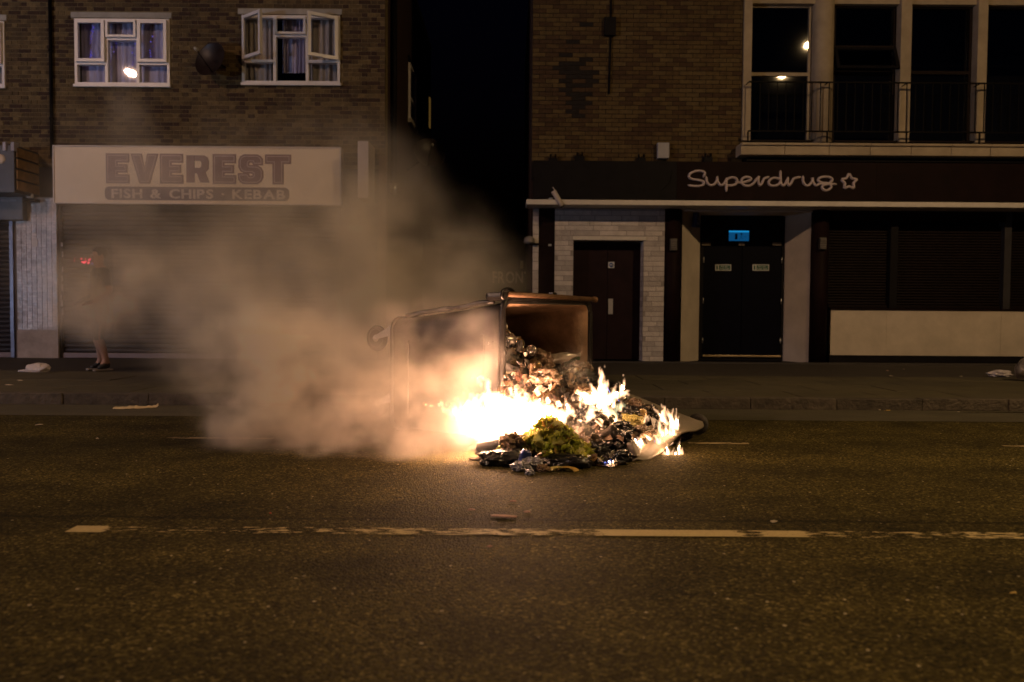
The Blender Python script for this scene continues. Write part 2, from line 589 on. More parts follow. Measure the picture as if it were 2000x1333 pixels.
# ================================================================== GROUND
M_ASPH = asphalt_mat('asphalt', 0.056)
M_GUT = mat('gutter_asphalt', (0.060, 0.052, 0.032), 0.8, var=0.3, scale=3, bump=0.6, bscale=120, stretch=(0.4, 1, 1))
b = MB()
b.add([(-70, -40, 0), (70, -40, 0), (70, 60, 0), (-70, 60, 0)], [(0, 1, 2, 3)])
road = b.build('road', M_ASPH, recalc=False); road['kind'] = 'structure'; road['label'] = 'dark grey chipped asphalt road across the whole street'
b = MB()
b.add([(-40, 7.45, 0.004), (40, 7.45, 0.004), (40, KERB_Y, 0.004), (-40, KERB_Y, 0.004)], [(0, 1, 2, 3)])
o = b.build('gutter', M_GUT, recalc=False); o['kind'] = 'structure'

# pavement bed, slabs and kerb stones
M_BED = mat('pavement_bed', (0.03, 0.026, 0.022), 0.95, var=0.3, scale=8)
M_SLAB = mat('paving_slab', (0.060, 0.050, 0.026), 0.85, var=0.22, scale=3.5, bump=0.35, bscale=90, dirt=0.45, rnd=0.16)
M_SLABD = mat('dark_paving', (0.034, 0.027, 0.021), 0.8, var=0.22, scale=3.5, bump=0.3, bscale=90, dirt=0.4, rnd=0.12)
M_KERB = mat('kerb_stone', (0.065, 0.052, 0.040), 0.85, var=0.45, scale=9, bump=0.9, bscale=30, dirt=0.6, rnd=0.15)
b = MB(); b.box(-40, 40, KERB_Y + 0.14, 40, 0.006, PZ0 - 0.035)
pav = b.build('pavement', M_BED); pav['kind'] = 'structure'
rr = random.Random(5)


def grid_slabs(x0, x1, y0, y1, sx, sy, m, zt, stagger=True, name='paving_slab'):
    cache = []
    for k in range(5):
        bb = MB()
        bb.bev(-sx / 2 + 0.005, sx / 2 - 0.005, -sy / 2 + 0.005, sy / 2 - 0.005, -0.05, 0.0, 0.006)
        me = bpy.data.meshes.new(name)
        me.from_pydata([tuple(v) for v in bb.v], [], bb.f); me.materials.append(m); me.update()
        cache.append(me)
    ny = int(round((y1 - y0) / sy)); nx = int(round((x1 - x0) / sx))
    for j in range(ny):
        for i in range(nx):
            x = x0 + (i + 0.5 + (0.5 if (stagger and j % 2) else 0)) * sx
            y = y0 + (j + 0.5) * sy
            o = link(name, cache[rr.randrange(5)], pav, (x, y, zt + rr.uniform(-0.003, 0.003)),
                     (rr.uniform(-.003, .003), rr.uniform(-.003, .003), 0))


SPLIT_Y = 11.3
grid_slabs(-8.6, 8.9, KERB_Y + 0.145, SPLIT_Y, 0.9, (SPLIT_Y - KERB_Y - 0.145) / 4, M_SLAB, PZ0)
b = MB(); b.box(-40, 40, SPLIT_Y + 0.004, 14.6, PZ0 - 0.03, PZ0 - 0.002)
o = b.build('shop_forecourt', M_SLABD); o['kind'] = 'structure'
b = MB(); b.box(-2.3, 0.37, 14.6, 24, PZ0 - 0.03, PZ0 - 0.004)
o = b.build('alley_floor', M_SLABD); o['kind'] = 'structure'
kerb = MB(); kerb.box(-40, -9.2, KERB_Y, KERB_Y + 0.14, 0, PZ0); kerb.box(9.7, 40, KERB_Y, KERB_Y + 0.14, 0, PZ0)
kerb = kerb.build('kerb', M_KERB); kerb['kind'] = 'structure'
kms = []
for k in range(4):
    bm = bmesh.new()
    bmesh.ops.create_grid(bm, x_segments=10, y_segments=3, size=0.5)
    bb = MB(); w = 0.45
    bb2 = MB(); bb2.bev(-w + .0015, w - .0015, 0, 0.14, 0, PZ0 + 0.004, 0.010)
    bm.free()
    me = bpy.data.meshes.new('kerb_stone'); me.from_pydata([tuple(v) for v in bb2.v], [], bb2.f); me.materials.append(M_KERB); me.update()
    kms.append(me)
for i in range(21):
    link('kerb_stone', kms[rr.randrange(4)], kerb, (-8.75 + i * 0.9, KERB_Y + rr.uniform(-.008, .008), rr.uniform(-.004, .004)), (0, 0, rr.uniform(-.004, .004)))


# worn road markings: thin paint sheets, worn through to the asphalt
def paint_mat(name, col, stops):
    m, t, N, L, p = nt(name)
    o = N.get('Material Output')
    g = N.new('ShaderNodeTexCoord')
    sx = N.new('ShaderNodeSeparateXYZ'); L.new(g.outputs['Generated'], sx.inputs[0])
    rp = N.new('ShaderNodeValToRGB'); el = rp.color_ramp.elements
    el[0].position, el[0].color = stops[0][0], (stops[0][1],) * 3 + (1,)
    el[1].position, el[1].color = stops[-1][0], (stops[-1][1],) * 3 + (1,)
    for q, c in stops[1:-1]:
        e = el.new(q); e.color = (c, c, c, 1)
    L.new(sx.outputs[0], rp.inputs[0])
    geo = N.new('ShaderNodeNewGeometry')
    st = N.new('ShaderNodeVectorMath'); st.operation = 'MULTIPLY'; st.inputs[1].default_value = (7, 30, 1)
    L.new(geo.outputs['Position'], st.inputs[0])
    n = N.new('ShaderNodeTexNoise'); n.inputs['Scale'].default_value = 1.6; n.inputs['Detail'].default_value = 6; n.inputs['Roughness'].default_value = 0.65
    L.new(st.outputs[0], n.inputs['Vector'])
    mr = N.new('ShaderNodeMapRange'); mr.inputs[1].default_value = 0.36; mr.inputs[2].default_value = 0.64
    L.new(n.outputs['Fac'], mr.inputs[0])
    lt = N.new('ShaderNodeMath'); lt.operation = 'LESS_THAN'
    L.new(mr.outputs[0], lt.inputs[0]); L.new(rp.outputs[0], lt.inputs[1])
    p.inputs['Base Color'].default_value = (*col, 1); p.inputs['Roughness'].default_value = 0.75
    n3 = N.new('ShaderNodeTexNoise'); n3.inputs['Scale'].default_value = 70
    L.new(geo.outputs['Position'], n3.inputs['Vector'])
    mc = N.new('ShaderNodeMix'); mc.data_type = 'RGBA'
    mc.inputs[6].default_value = (*[c * 0.7 for c in col], 1); mc.inputs[7].default_value = (*[c * 1.2 for c in col], 1)
    L.new(n3.outputs['Fac'], mc.inputs[0]); L.new(mc.outputs[2], p.inputs['Base Color'])
    tr = N.new('ShaderNodeBsdfTransparent'); mx = N.new('ShaderNodeMixShader')
    L.new(lt.outputs[0], mx.inputs[0]); L.new(tr.outputs[0], mx.inputs[1]); L.new(p.outputs[0], mx.inputs[2])
    L.new(mx.outputs[0], o.inputs['Surface'])
    return m


def marking(x0, x1, y, w, m, round0=True):
    bb = MB()
    bb.add([(x0, y - w / 2, 0.004), (x1, y - w / 2, 0.004), (x1, y + w / 2, 0.004), (x0, y + w / 2, 0.004)], [(0, 1, 2, 3)])
    o = bb.build('road_marking', m, recalc=False); o['kind'] = 'structure'
    return o


g0 = on_ground(140, 1034); g1 = on_ground(1320, 1044)
CLY = (g0.y + g1.y) / 2
xe = 3.2
x_at = lambda px: (on_ground(px, 1040).x - g0.x) / (xe - g0.x)
stops = [(0, 1), (x_at(190), 1), (x_at(205), .14), (x_at(300), .20), (x_at(430), .24), (x_at(520), .34), (x_at(550), .60), (x_at(575), .16), (x_at(720), .42), (x_at(800), .58),
         (x_at(850), .30), (x_at(900), .52), (x_at(1050), .48), (x_at(1150), .40), (x_at(1190), 1), (x_at(1430), 1), (x_at(1455), .22), (x_at(1500), .9), (x_at(1550), .95), (x_at(1580), .36), (x_at(1680), .26), (x_at(1850), .36), (x_at(1900), .50), (1, .3)]
marking(g0.x, xe, CLY, 0.105, paint_mat('worn_centre_paint', (0.44, 0.34, 0.16), stops))
for (pa, pb, py) in ((325, 535, 857), (1345, 1462, 867), (1962, 2160, 873)):
    p0 = on_ground(pa, py); p1 = on_ground(pb, py)
    marking(p0.x, p1.x, (p0.y + p1.y) / 2, 0.07, paint_mat('worn_bay_paint', (0.34, 0.26, 0.14), [(0, .35), (.3, .75), (.6, .7), (1, .5)]))
p0 = on_ground(1880, 806)
marking(p0.x, 8.0, p0.y, 0.06, paint_mat('worn_yellow_paint', (0.30, 0.20, 0.04), [(0, .3), (.1, .7), (.6, .6), (1, .6)]))

# ================================================================== BRICK BUILDING WITH THE CHIP SHOP
bl = thing('brick_building', 'dark brick building with white casement windows above the shuttered chip shop', 'building', (-6.0, FY, PZ0))
BX1 = PX(752, 140, FY)
W_Z0, W_Z1 = 3.55, 8.2
wins = [(147, 38, 333, 168), (473, 31, 665, 165), (-175, 42, 11, 170)]
holes = [rect(*w, FY) for w in wins]
wall_with_holes('wall', M_MORT_L, bl, -11.5, BX1, W_Z0, W_Z1, FY, FY + 0.3, holes)


def tint_left(x, z, r):
    q = noise.noise(Vector((x * 0.5, z * 0.7, 3.1)))
    k = r.random() + q * 0.25
    return 2 if k < 0.3 else 0 if k < 0.62 else 1 if k < 0.9 else 3


lintels = [rect(w[0] - 8, w[1] - 13, w[2] + 3, w[1] - 2, FY) for w in wins]
brickwork(bl, -10.2, BX1, 3.62, 6.95, FY, [(h[0] - 0.003, h[1] + 0.003, h[2] - 0.03, h[3]) for h in holes] + lintels, LB, focus=(-4.6, 5.2), tint_fn=tint_left, rnd=random.Random(11))
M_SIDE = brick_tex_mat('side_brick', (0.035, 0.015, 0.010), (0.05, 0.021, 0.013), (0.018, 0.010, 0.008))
SIDE_Y1 = 22.4
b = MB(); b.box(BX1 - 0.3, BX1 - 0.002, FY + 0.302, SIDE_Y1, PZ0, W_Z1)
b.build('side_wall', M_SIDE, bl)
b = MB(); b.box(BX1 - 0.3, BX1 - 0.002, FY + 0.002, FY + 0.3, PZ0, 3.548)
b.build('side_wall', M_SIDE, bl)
b = MB(); b.box(-11.5, BX1, FY, SIDE_Y1, W_Z1 + 0.004, W_Z1 + 0.2); b.build('roof', M_ROOM, bl)
b = MB(); b.box(-11.5, BX1 - 0.31, FY + 2.2, FY + 2.3, PZ0, W_Z1); b.build('room_wall', M_ROOM, bl)
b = MB(); b.box(-11.5, BX1 - 0.31, FY + 0.31, FY + 2.19, 3.4, 3.5); b.build('room_floor', M_ROOM, bl)
for l in lintels:
    box_part('lintel', M_CONC, bl, l[0], l[1], FY - 0.02, FY + 0.05, l[2], l[3], 0.006)


def casement(x0, x1, z0, z1, parent_win, y, swing=0.0, hinge=None, bar=0.055):
    """a sash frame with its pane; a swung one turns about its hinge side"""
    hx = x0 if hinge == 'l' else x1
    bb = MB()
    t = 0.05
    # ring as one connected extrusion
    bm = bmesh.new()
    o_ = [bm.verts.new((x, -t / 2, z)) for x, z in ((x0 - hx, z0), (x1 - hx, z0), (x1 - hx, z1), (x0 - hx, z1))]
    i_ = [bm.verts.new((x, -t / 2, z)) for x, z in ((x0 - hx + bar, z0 + bar), (x1 - hx - bar, z0 + bar), (x1 - hx - bar, z1 - bar), (x0 - hx + bar, z1 - bar))]
    for k in range(4):
        bm.faces.new((o_[k], o_[(k + 1) % 4], i_[(k + 1) % 4], i_[k]))
    ex = bmesh.ops.extrude_face_region(bm, geom=bm.faces[:])
    for g in ex['geom']:
        if isinstance(g, bmesh.types.BMVert): g.co.y = t / 2
    bmesh.ops.recalc_face_normals(bm, faces=bm.faces)
    bb.bm(bm)
    wl_ = world_loc(parent_win)
    s = bb.build('sash', M_UPVC, parent_win, world=False, loc=Vector((hx, y, 0)) - wl_, rot=(0, 0, swing), recalc=False)
    pb = MB(); pb.box(x0 - hx + bar, x1 - hx - bar, -0.004, 0.002, z0 + bar, z1 - bar)
    pb.build('pane', M_GLASS, parent_win, world=False, loc=Vector((hx, y, 0)) - wl_, rot=(0, 0, swing))


def left_window(h, opened, tilt=0.0):
    x0, x1, z0, z1 = h
    fw = 0.05
    w = x1 - x0
    c0, c1 = x0 + 0.335 * w, x0 + 0.665 * w
    zt = z0 + 0.33 * (z1 - z0)
    zv = z0 + 0.70 * (z1 - z0)
    yf, yb = FY - 0.035, FY + 0.06
    m = MB()
    # one frame with five lights
    cells = [(x0 + fw, c0 - fw / 2, zt + fw / 2, z1 - fw), (x0 + fw, c0 - fw / 2, z0 + fw, zt - fw / 2),
             (c0 + fw / 2, c1 - fw / 2, zv + fw / 2, z1 - fw), (c0 + fw / 2, c1 - fw / 2, z0 + fw, zv - fw / 2),
             (c1 + fw / 2, x1 - fw, zt + fw / 2, z1 - fw), (c1 + fw / 2, x1 - fw, z0 + fw, zt - fw / 2)]
    win = wall_with_holes('window', M_UPVC, bl, x0 + .004, x1 - .004, z0 + .004, z1 - .004, yf, yb, cells)
    for k, c in enumerate(cells):
        if k in (0, 4):
            sw = 0.0
            if opened: sw = -R(38) if k == 0 else R(30)
            casement(c[0] - .012, c[1] + .012, c[2] - .012, c[3] + .012, win, yf - 0.028, sw, 'l' if k == 0 else 'r')
        elif k == 2:
            casement(c[0] - .012, c[1] + .012, c[2] - .012, c[3] + .012, win, yf - 0.028, 0, 'l', 0.04)
        else:
            pb = MB(); pb.box(c[0], c[1], -0.003, 0.003, c[2], c[3])
            cc = Vector((0, (yf + yb) / 2, 0)) - world_loc(win)
            pb.build('pane', M_GLASS, win, world=False, loc=cc)
    box_part('sill', M_UPVC, win, x0 - 0.01, x1 + 0.02, FY - 0.07, yf - .002, z0 - 0.035, z0 + 0.012, 0.006)
    return win


def curtain(x0, x1, z0, z1, y, m, label, amp=0.035, n=9, seed=0):
    r = random.Random(seed)
    nx = n * 10; nz = 4
    ph = [r.uniform(0, 6) for _ in range(4)]
    vs, fs = [], []
    for j in range(nz + 1):
        for i in range(nx + 1):
            u = i / nx; v = j / nz
            yy = amp * math.sin(u * n * 2 * PI + ph[0] + 0.5 * math.sin(v * 2 + ph[1])) * (0.6 + 0.4 * math.sin(u * 9 + ph[2]))
            vs.append((x0 + (x1 - x0) * u, y + yy, z0 + (z1 - z0) * v))
    for j in range(nz):
        for i in range(nx):
            a = j * (nx + 1) + i
            fs.append((a, a + 1, a + nx + 2, a + nx + 1))
    bb = MB(); bb.add(vs, fs, 0, True)
    bb.add([(a[0], a[1] + 0.004, a[2]) for a in vs], [f[::-1] for f in fs], 0, True)
    o = bb.build('curtain', m, recalc=False)
    tag(o, label, 'curtain')
    return o


left_window(holes[0], False)
left_window(holes[1], True)
left_window(holes[2], False)
h = holes[0]
curtain(h[0] + .03, h[1] - .03, h[2] - .02, h[3], FY + 0.15, M_CURT, 'lilac net curtain behind the closed window hung with blue lights', 0.02, 14, 1)
h = holes[1]
curtain(h[0] + .03, h[0] + .33 * (h[1] - h[0]), h[2] - .02, h[3], FY + 0.15, M_CURT2, 'brownish curtain behind the open casement next to the satellite dish', 0.03, 6, 2)
curtain(h[0] + .38 * (h[1] - h[0]), h[0] + .66 * (h[1] - h[0]), h[2] + .25, h[3], FY + 0.17, M_CURT, 'greyish net curtain in the middle light of the open window', 0.03, 7, 3)
curtain(h[0] + .67 * (h[1] - h[0]), h[1] - .03, h[2] - .02, h[3], FY + 0.15, M_CURT2, 'beige curtain behind the open casement next to the building corner', 0.035, 4, 4)
h = holes[2]
curtain(h[0] + .03, h[1] - .03, h[2] - .02, h[3], FY + 0.15, M_CURT2, 'plain curtain in the window cut off by the picture edge', 0.03, 12, 5)

# blue fairy lights in the first window
h = holes[0]
fl = thing('fairy_lights', 'blue LED fairy lights dangling inside the curtained window', 'lights', (PX(240, 60, FY), FY + 0.2, h[2]))
rf = random.Random(2)
for (px, py0, py1, n) in ((183, 48, 68, 6), (180, 70, 90, 4), (177, 95, 128, 8), (262, 82, 132, 6), (298, 70, 118, 6), (216, 90, 160, 5), (226, 84, 110, 3)):
    pts = []
    wire = MB()
    top = at(px, 42, FY + 0.095); bot = at(px + rf.uniform(-4, 1), py1, FY + 0.095)
    wire.tube([top, bot], 0.0025, 5)
    wire.build('wire', M_IRON, fl)
    for i in range(n):
        t = (i + rf.random() * 0.8) / n
        c = at(px + rf.uniform(-3, 3) - 4 * t, py0 + (py1 - py0) * t, FY + 0.085)
        sp = MB(); bm = bmesh.new(); bmesh.ops.create_icosphere(bm, subdivisions=1, radius=rf.uniform(0.007, 0.015))
        for v in bm.verts: v.co += c
        sp.bm(bm, 0, True); sp.build('bulb', M_BLUE, fl)

# downpipes and cable
dp = thing('downpipe', 'thin black downpipe running down the brick wall past the sign', 'pipe', (PX(100, 200, FY), FY - 0.05, 3.7))
b = MB(); q = at(100, 200, FY - 0.05); b.tube([(q.x, FY - .05, 3.72), (q.x, FY - .05, 7.2)], 0.03, 10); b.build('pipe', M_IRON, dp)
for zz in (4.4, 5.6, 6.7):
    b = MB(); b.lathe([(0.036, -0.02), (0.04, -0.02), (0.04, 0.02), (0.036, 0.02)], 12, 'Z', (q.x, FY - .05, zz)); b.build('bracket', M_IRON, dp)
sp_ = thing('downpipe', 'fat black drainpipe on the side wall at the building corner', 'pipe', (BX1 + 0.07, FY + 0.55, 3.4))
yy = FY + 0.62
b = MB(); b.tube([(BX1 + .07, yy, 3.35), (BX1 + .07, yy, 7.6)], 0.055, 12); b.build('pipe', M_BLACK, sp_)
b = MB(); b.tube([(BX1 + .07, yy, 3.2), (BX1 + .07, yy, 3.4)], 0.07, 12); b.build('pipe_end', M_STEEL, sp_)
b = MB(); b.tube([(BX1 + .06, yy + .2, 3.5), (BX1 + .06, yy + .2, 7.6)], 0.02, 8); b.build('thin_pipe', M_IRON, sp_)

# window in the side wall, with sill and lintel
def wall_depth(px):
    # X = (px-1000)/F * Y  ->  Y = BX1*F/(px-1000)
    return BX1 * F_PX / (px - 1003.0)
ya, yb = wall_depth(799), wall_depth(811)
za, zb = PZ(803, 232, ya), PZ(803, 122, ya)
f = MB(); f.box(BX1 + .002, BX1 + .05, ya, ya + 0.07, za, zb); f.box(BX1 + .002, BX1 + .05, yb - .07, yb, za, zb)
f.box(BX1 + .002, BX1 + .045, ya + .071, yb - .071, za, za + .06); f.box(BX1 + .002, BX1 + .045, ya + .071, yb - .071, zb - .06, zb)
f.box(BX1 + .002, BX1 + .045, ya + .071, yb - .071, (za * .62 + zb * .38), (za * .62 + zb * .38) + .05)
sw = f.build('window', M_UPVC, bl)
f = MB(); f.box(BX1 + .003, BX1 + .02, ya + .072, yb - .072, za + .061, zb - .061); f.build('pane', mat('dark_glass', (0.01, 0.01, 0.012), 0.1), sw)
f = MB(); f.box(BX1 + .002, BX1 + .09, ya - .06, yb + .06, za - .09, za - .004); f.build('sill', M_CONC, sw)
f = MB(); f.box(BX1 + .002, BX1 + .03, ya - .06, yb + .06, zb + .004, zb + .14); f.build('lintel', M_BLACK, sw)
ya = SIDE_Y1 - 0.55
f = MB(); f.box(BX1 + .002, BX1 + .03, ya, ya + .2, PZ(848, 248, ya), PZ(848, 190, ya))
f.build('lit_window', emis('lit_window_glow', (1.0, 0.55, 0.12), 0.07), bl)

# ground floor of the chip shop
M_GF = mat('shop_wall', (0.075, 0.052, 0.042), 0.85, var=0.25, scale=4, bump=0.3, dirt=0.3)
sh = rect(115, 400, 665, 703, FY)
sh = (sh[0], sh[1], PZ0, sh[3])
lsx = PX(26, 560, FY)
wall_with_holes('shop_wall', M_GF, bl, -11.5, BX1 - 0.304, PZ0, W_Z0 - .002, FY, FY + 0.28, [(sh[0], sh[1], PZ0 - 1, sh[3] + .02), (-11.4, lsx, PZ0 - 1, sh[3] - .1)])


def roller(parent, x0, x1, z0, z1, y, m, pitch=0.075, bar_m=None, bar=0.1, name='shutter'):
    """roller shutter: curtain backing, one curved slat per course, bottom rail"""
    back = MB(); back.box(x0, x1, y + .03, y + .05, z0, z1)
    s = back.build(name, m, parent)
    n = int((z1 - z0 - bar) / pitch)
    prof = [(0.0, 0.0), (-0.012, 0.12), (-0.018, 0.4), (-0.014, 0.75), (0.0, 0.92)]
    bb = MB()
    vs = [(x, yy, zz * pitch) for x in (-(x1 - x0) / 2, (x1 - x0) / 2) for yy, zz in prof]
    k = len(prof)
    fs = [(i, i + 1, i + 1 + k, i + k) for i in range(k - 1)] + [(k - 1, 0, k, 2 * k - 1), list(range(k))[::-1], list(range(k, 2 * k))]
    me = bpy.data.meshes.new('slat'); me.from_pydata(vs, [], fs)
    bm = bmesh.new(); bm.from_mesh(me); bmesh.ops.recalc_face_normals(bm, faces=bm.faces); bm.to_mesh(me); bm.free()
    me.materials.append(m); me.update()
    wl_ = world_loc(s)
    for i in range(n):
        link('slat', me, s, Vector(((x0 + x1) / 2, y + .028, z0 + bar + i * pitch)) - wl_)
    if bar_m:
        box_part('bottom_rail', bar_m, s, x0 + .002, x1 - .002, y - 0.03, y + 0.028, z0 + .004, z0 + bar - .004, 0.006)
    return s


M_RAILB = mat('shutter_rail', (0.17, 0.12, 0.12), 0.5, var=0.15, scale=5)
roller(bl, sh[0] + .06, sh[1] - .05, PZ0, sh[3] + .01, FY + 0.02, M_SHUT, 0.085, M_RAILB, 0.095)
M_JAMB = mat('jamb_steel', (0.10, 0.085, 0.085), 0.5, metal=0.4, var=0.3, scale=8, dirt=0.4)
box_part('guide_rail', M_JAMB, bl, sh[0], sh[0] + .058, FY - .035, FY + .07, PZ0, sh[3], 0.004)
box_part('guide_rail', M_JAMB, bl, sh[1] - .048, sh[1], FY - .035, FY + .07, PZ0, sh[3], 0.004)
roller(bl, -11.35, lsx - .05, PZ0, sh[3] - .12, FY + 0.02, M_SHUT, 0.085, M_RAILB, 0.095)
box_part('guide_rail', mat('blue_grey_steel', (0.16, 0.15, 0.19), 0.35, metal=0.5, var=0.2, scale=6), bl, lsx - .048, lsx + .02, FY - .03, FY + .07, PZ0, sh[3] - .15, 0.004)
# peeling stickers on the guide rail
rs = random.Random(9)
for py in (478, 497, 527, 545, 562, 580, 592, 610):
    q = at(121 + rs.uniform(-2, 2), py, FY - .036)
    w_, h_ = rs.uniform(.012, .02), rs.uniform(.03, .07)
    st = MB(); st.box(q.x - w_, q.x + w_, FY - .041, FY - .0365, q.z - h_, q.z + h_)
    tag(st.build('sticker', mat('sticker_paper', (0.42, 0.38, 0.40), 0.6, var=0.3, scale=30)),
        'torn pale sticker on the shutter guide rail at height %s' % ['of the sign', 'just under the lintel', 'of the red lights', 'below the red lights', 'of the person\'s shoulders', 'of the person\'s chest', 'of the person\'s waist', 'lowest of the strip'][(478, 497, 527, 545, 562, 580, 592, 610).index(py)], 'sticker', 'stickers on the guide rail')

# tiled pillar between the two shutters
M_TILE = mat('mottled_tile', (0.44, 0.37, 0.34), 0.18, var=0.35, scale=16, bump=0.35, bscale=22, dirt=0.75, rnd=0.16)
pr = rect(33, 386, 112, 703, FY - 0.09)
px0, px1 = pr[0], pr[1]
core = MB(); core.box(px0 + .004, px1 - .004, FY - .086, FY - .002, PZ0, 3.0)
pil = core.build('pillar', mat('pale_grout', (0.30, 0.25, 0.23), 0.8, var=.2), bl)
zb = PZ(70, 645, FY - .09)
box_part('pillar_base', mat('pillar_plinth', (0.30, 0.24, 0.21), 0.7, var=0.25, scale=5, dirt=0.5), pil, px0 - .006, px1 + .006, FY - .1, FY - .088, PZ0 + .002, zb)
nc, th_ = 8, 0.048
tw = (px1 - px0) / nc
tms = []
bb = MB(); bb.bev(-tw / 2 + .002, tw / 2 - .002, -.006, .004, .002, th_ - .002, .002)
tm = bpy.data.meshes.new('tile'); tm.from_pydata([tuple(v) for v in bb.v], [], bb.f); tm.materials.append(M_TILE); tm.update()
zz = zb + .004
row = 0
wl_ = world_loc(pil)
rt = random.Random(4)
while zz < 2.93 and row < 37:
    for c in range(nc):
        link('tile', tm, pil, Vector((px0 + (c + .5) * tw, FY - .088 + rt.uniform(-.001, .001), zz)) - wl_, (rt.uniform(-.02, .02), 0, rt.uniform(-.02, .02)))
    zz += th_; row += 1
restt = MB()
while zz < 2.95:
    for c in range(nc): restt.box(px0 + c * tw + .002, px0 + (c + 1) * tw - .002, FY - .094, FY - .086, zz + .002, zz + th_ - .002)
    zz += th_
if restt.f: restt.build('tiling', M_TILE, pil, kind='stuff')
# a small notice on the pillar
q = rect(62, 466, 74, 483, FY - .1)
n_ = MB(); n_.box(q[0], q[1], FY - .104, FY - .0965, q[2], q[3])
tag(n_.build('notice', mat('paper_notice', (0.42, 0.36, 0.33), 0.7)), 'small pale notice stuck on the tiled pillar', 'notice')

# right end of the shop front
q = rect(668, 400, 742, 703, FY - .03)
fr = MB(); fr.box(q[0], q[1], FY - .03, FY - .002, 2.25, 2.95)
fr.build('fascia_panel', M_GF, bl)
box_part('corner_pilaster', mat('brown_pilaster', (0.16, 0.10, 0.07), 0.7, var=0.2, scale=4, dirt=0.3), bl, PX(740, 500, FY - .06), PX(755, 500, FY - .06), FY - .09, FY - .003, PZ0, PZ(745, 306, FY), 0.006)
dr = rect(672, 470, 735, 703, FY)
d_ = MB(); d_.box(dr[0], dr[1], FY - .028, FY - .004, PZ0, dr[3]); dd = d_.build('door', mat('brown_door', (0.07, 0.045, 0.035), 0.4), bl)
box_part('handle', M_STEEL, dd, dr[0] + .06, dr[0] + .09, FY - .07, FY - .03, 1.0, 1.3, .008)

# ---- chip shop sign
SY = FY - 0.2
q = rect(104, 286, 666, 400, SY)
sg = thing('shop_sign', 'long cream EVEREST fish and chips kebab fascia sign above the shutter', 'sign', ((q[0] + q[1]) / 2, SY, q[2]))
M_SIGN = mat('cream_sign_face', (0.78, 0.65, 0.50), 0.25, var=0.05, scale=2, dirt=0.1)
box_part('panel', M_SIGN, sg, q[0] + .02, q[1] - .02, SY, FY - .002, q[2] + .02, q[3] - .02)
fm = MB()
trim = mat('sign_trim', (0.55, 0.47, 0.42), 0.4, var=0.1)
for (a, b_, c, d) in ((q[0], q[1], q[2], q[2] + .022), (q[0], q[1], q[3] - .022, q[3])):
    box_part('trim', trim, sg, a, b_, SY - .02, FY - .003, c, d, .004)
for (a, b_) in ((q[0], q[0] + .022), (q[1] - .022, q[1])):
    box_part('trim', trim, sg, a, b_, SY - .018, FY - .003, q[2] + .0225, q[3] - .0225)

T_ = 0.27


def chamf(pts, c=0.06):
    return pts


GLYPH = {
    'E': [(0, 0), (.78, 0), (.78, T_ * .85), (.34, T_ * .85), (.34, .5 - T_ * .38), (.70, .5 - T_ * .38), (.70, .5 + T_ * .38), (.34, .5 + T_ * .38), (.34, 1 - T_ * .85), (.78, 1 - T_ * .85), (.78, 1), (0, 1)],
    'V': [(.30, 0), (.62, 0), (.92, 1), (.60, 1), (.46, .42), (.32, 1), (0, 1)],
    'R': [(0, 0), (.31, 0), (.31, .34), (.40, .34), (.52, 0), (.88, 0), (.72, .38), (.84, .50), (.86, .78), (.80, .93), (.68, 1), (.311, 1), (.311, .80), (.52, .80), (.57, .74), (.57, .60), (.52, .54), (.31, .54), (.305, .799), (.305, 1), (0, 1)],
    'S': [(.06, .06), (.16, 0), (.68, 0), (.80, .08), (.86, .22), (.86, .42), (.80, .53), (.68, .60), (.36, .61), (.33, .65), (.33, .74), (.37, .79), (.53, .79), (.56, .70), (.85, .70), (.85, .86), (.78, .95), (.68, 1), (.20, 1), (.08, .94), (.02, .82), (.02, .58), (.08, .46), (.2, .40), (.50, .39), (.55, .35), (.55, .26), (.5, .21), (.36, .21), (.32, .31), (0, .31), (0, .16)],
    'T': [(.28, 0), (.60, 0), (.60, 1 - T_ * .9), (.88, 1 - T_ * .9), (.88, 1), (0, 1), (0, 1 - T_ * .9), (.28, 1 - T_ * .9)],
}


def outset(pts, d):
    out = []
    n = len(pts)
    for i in range(n):
        a = Vector(pts[i - 1]); p_ = Vector(pts[i]); c = Vector(pts[(i + 1) % n])
        e1 = (p_ - a).normalized(); e2 = (c - p_).normalized()
        n1 = Vector((e1.y, -e1.x)); n2 = Vector((e2.y, -e2.x))
        m_ = n1 + n2
        if m_.length < 0.25: out.append(tuple(p_)); continue
        m_.normalize()
        k = d / max(0.45, m_.dot(n1))
        out.append(tuple(p_ + m_ * k))
    return out


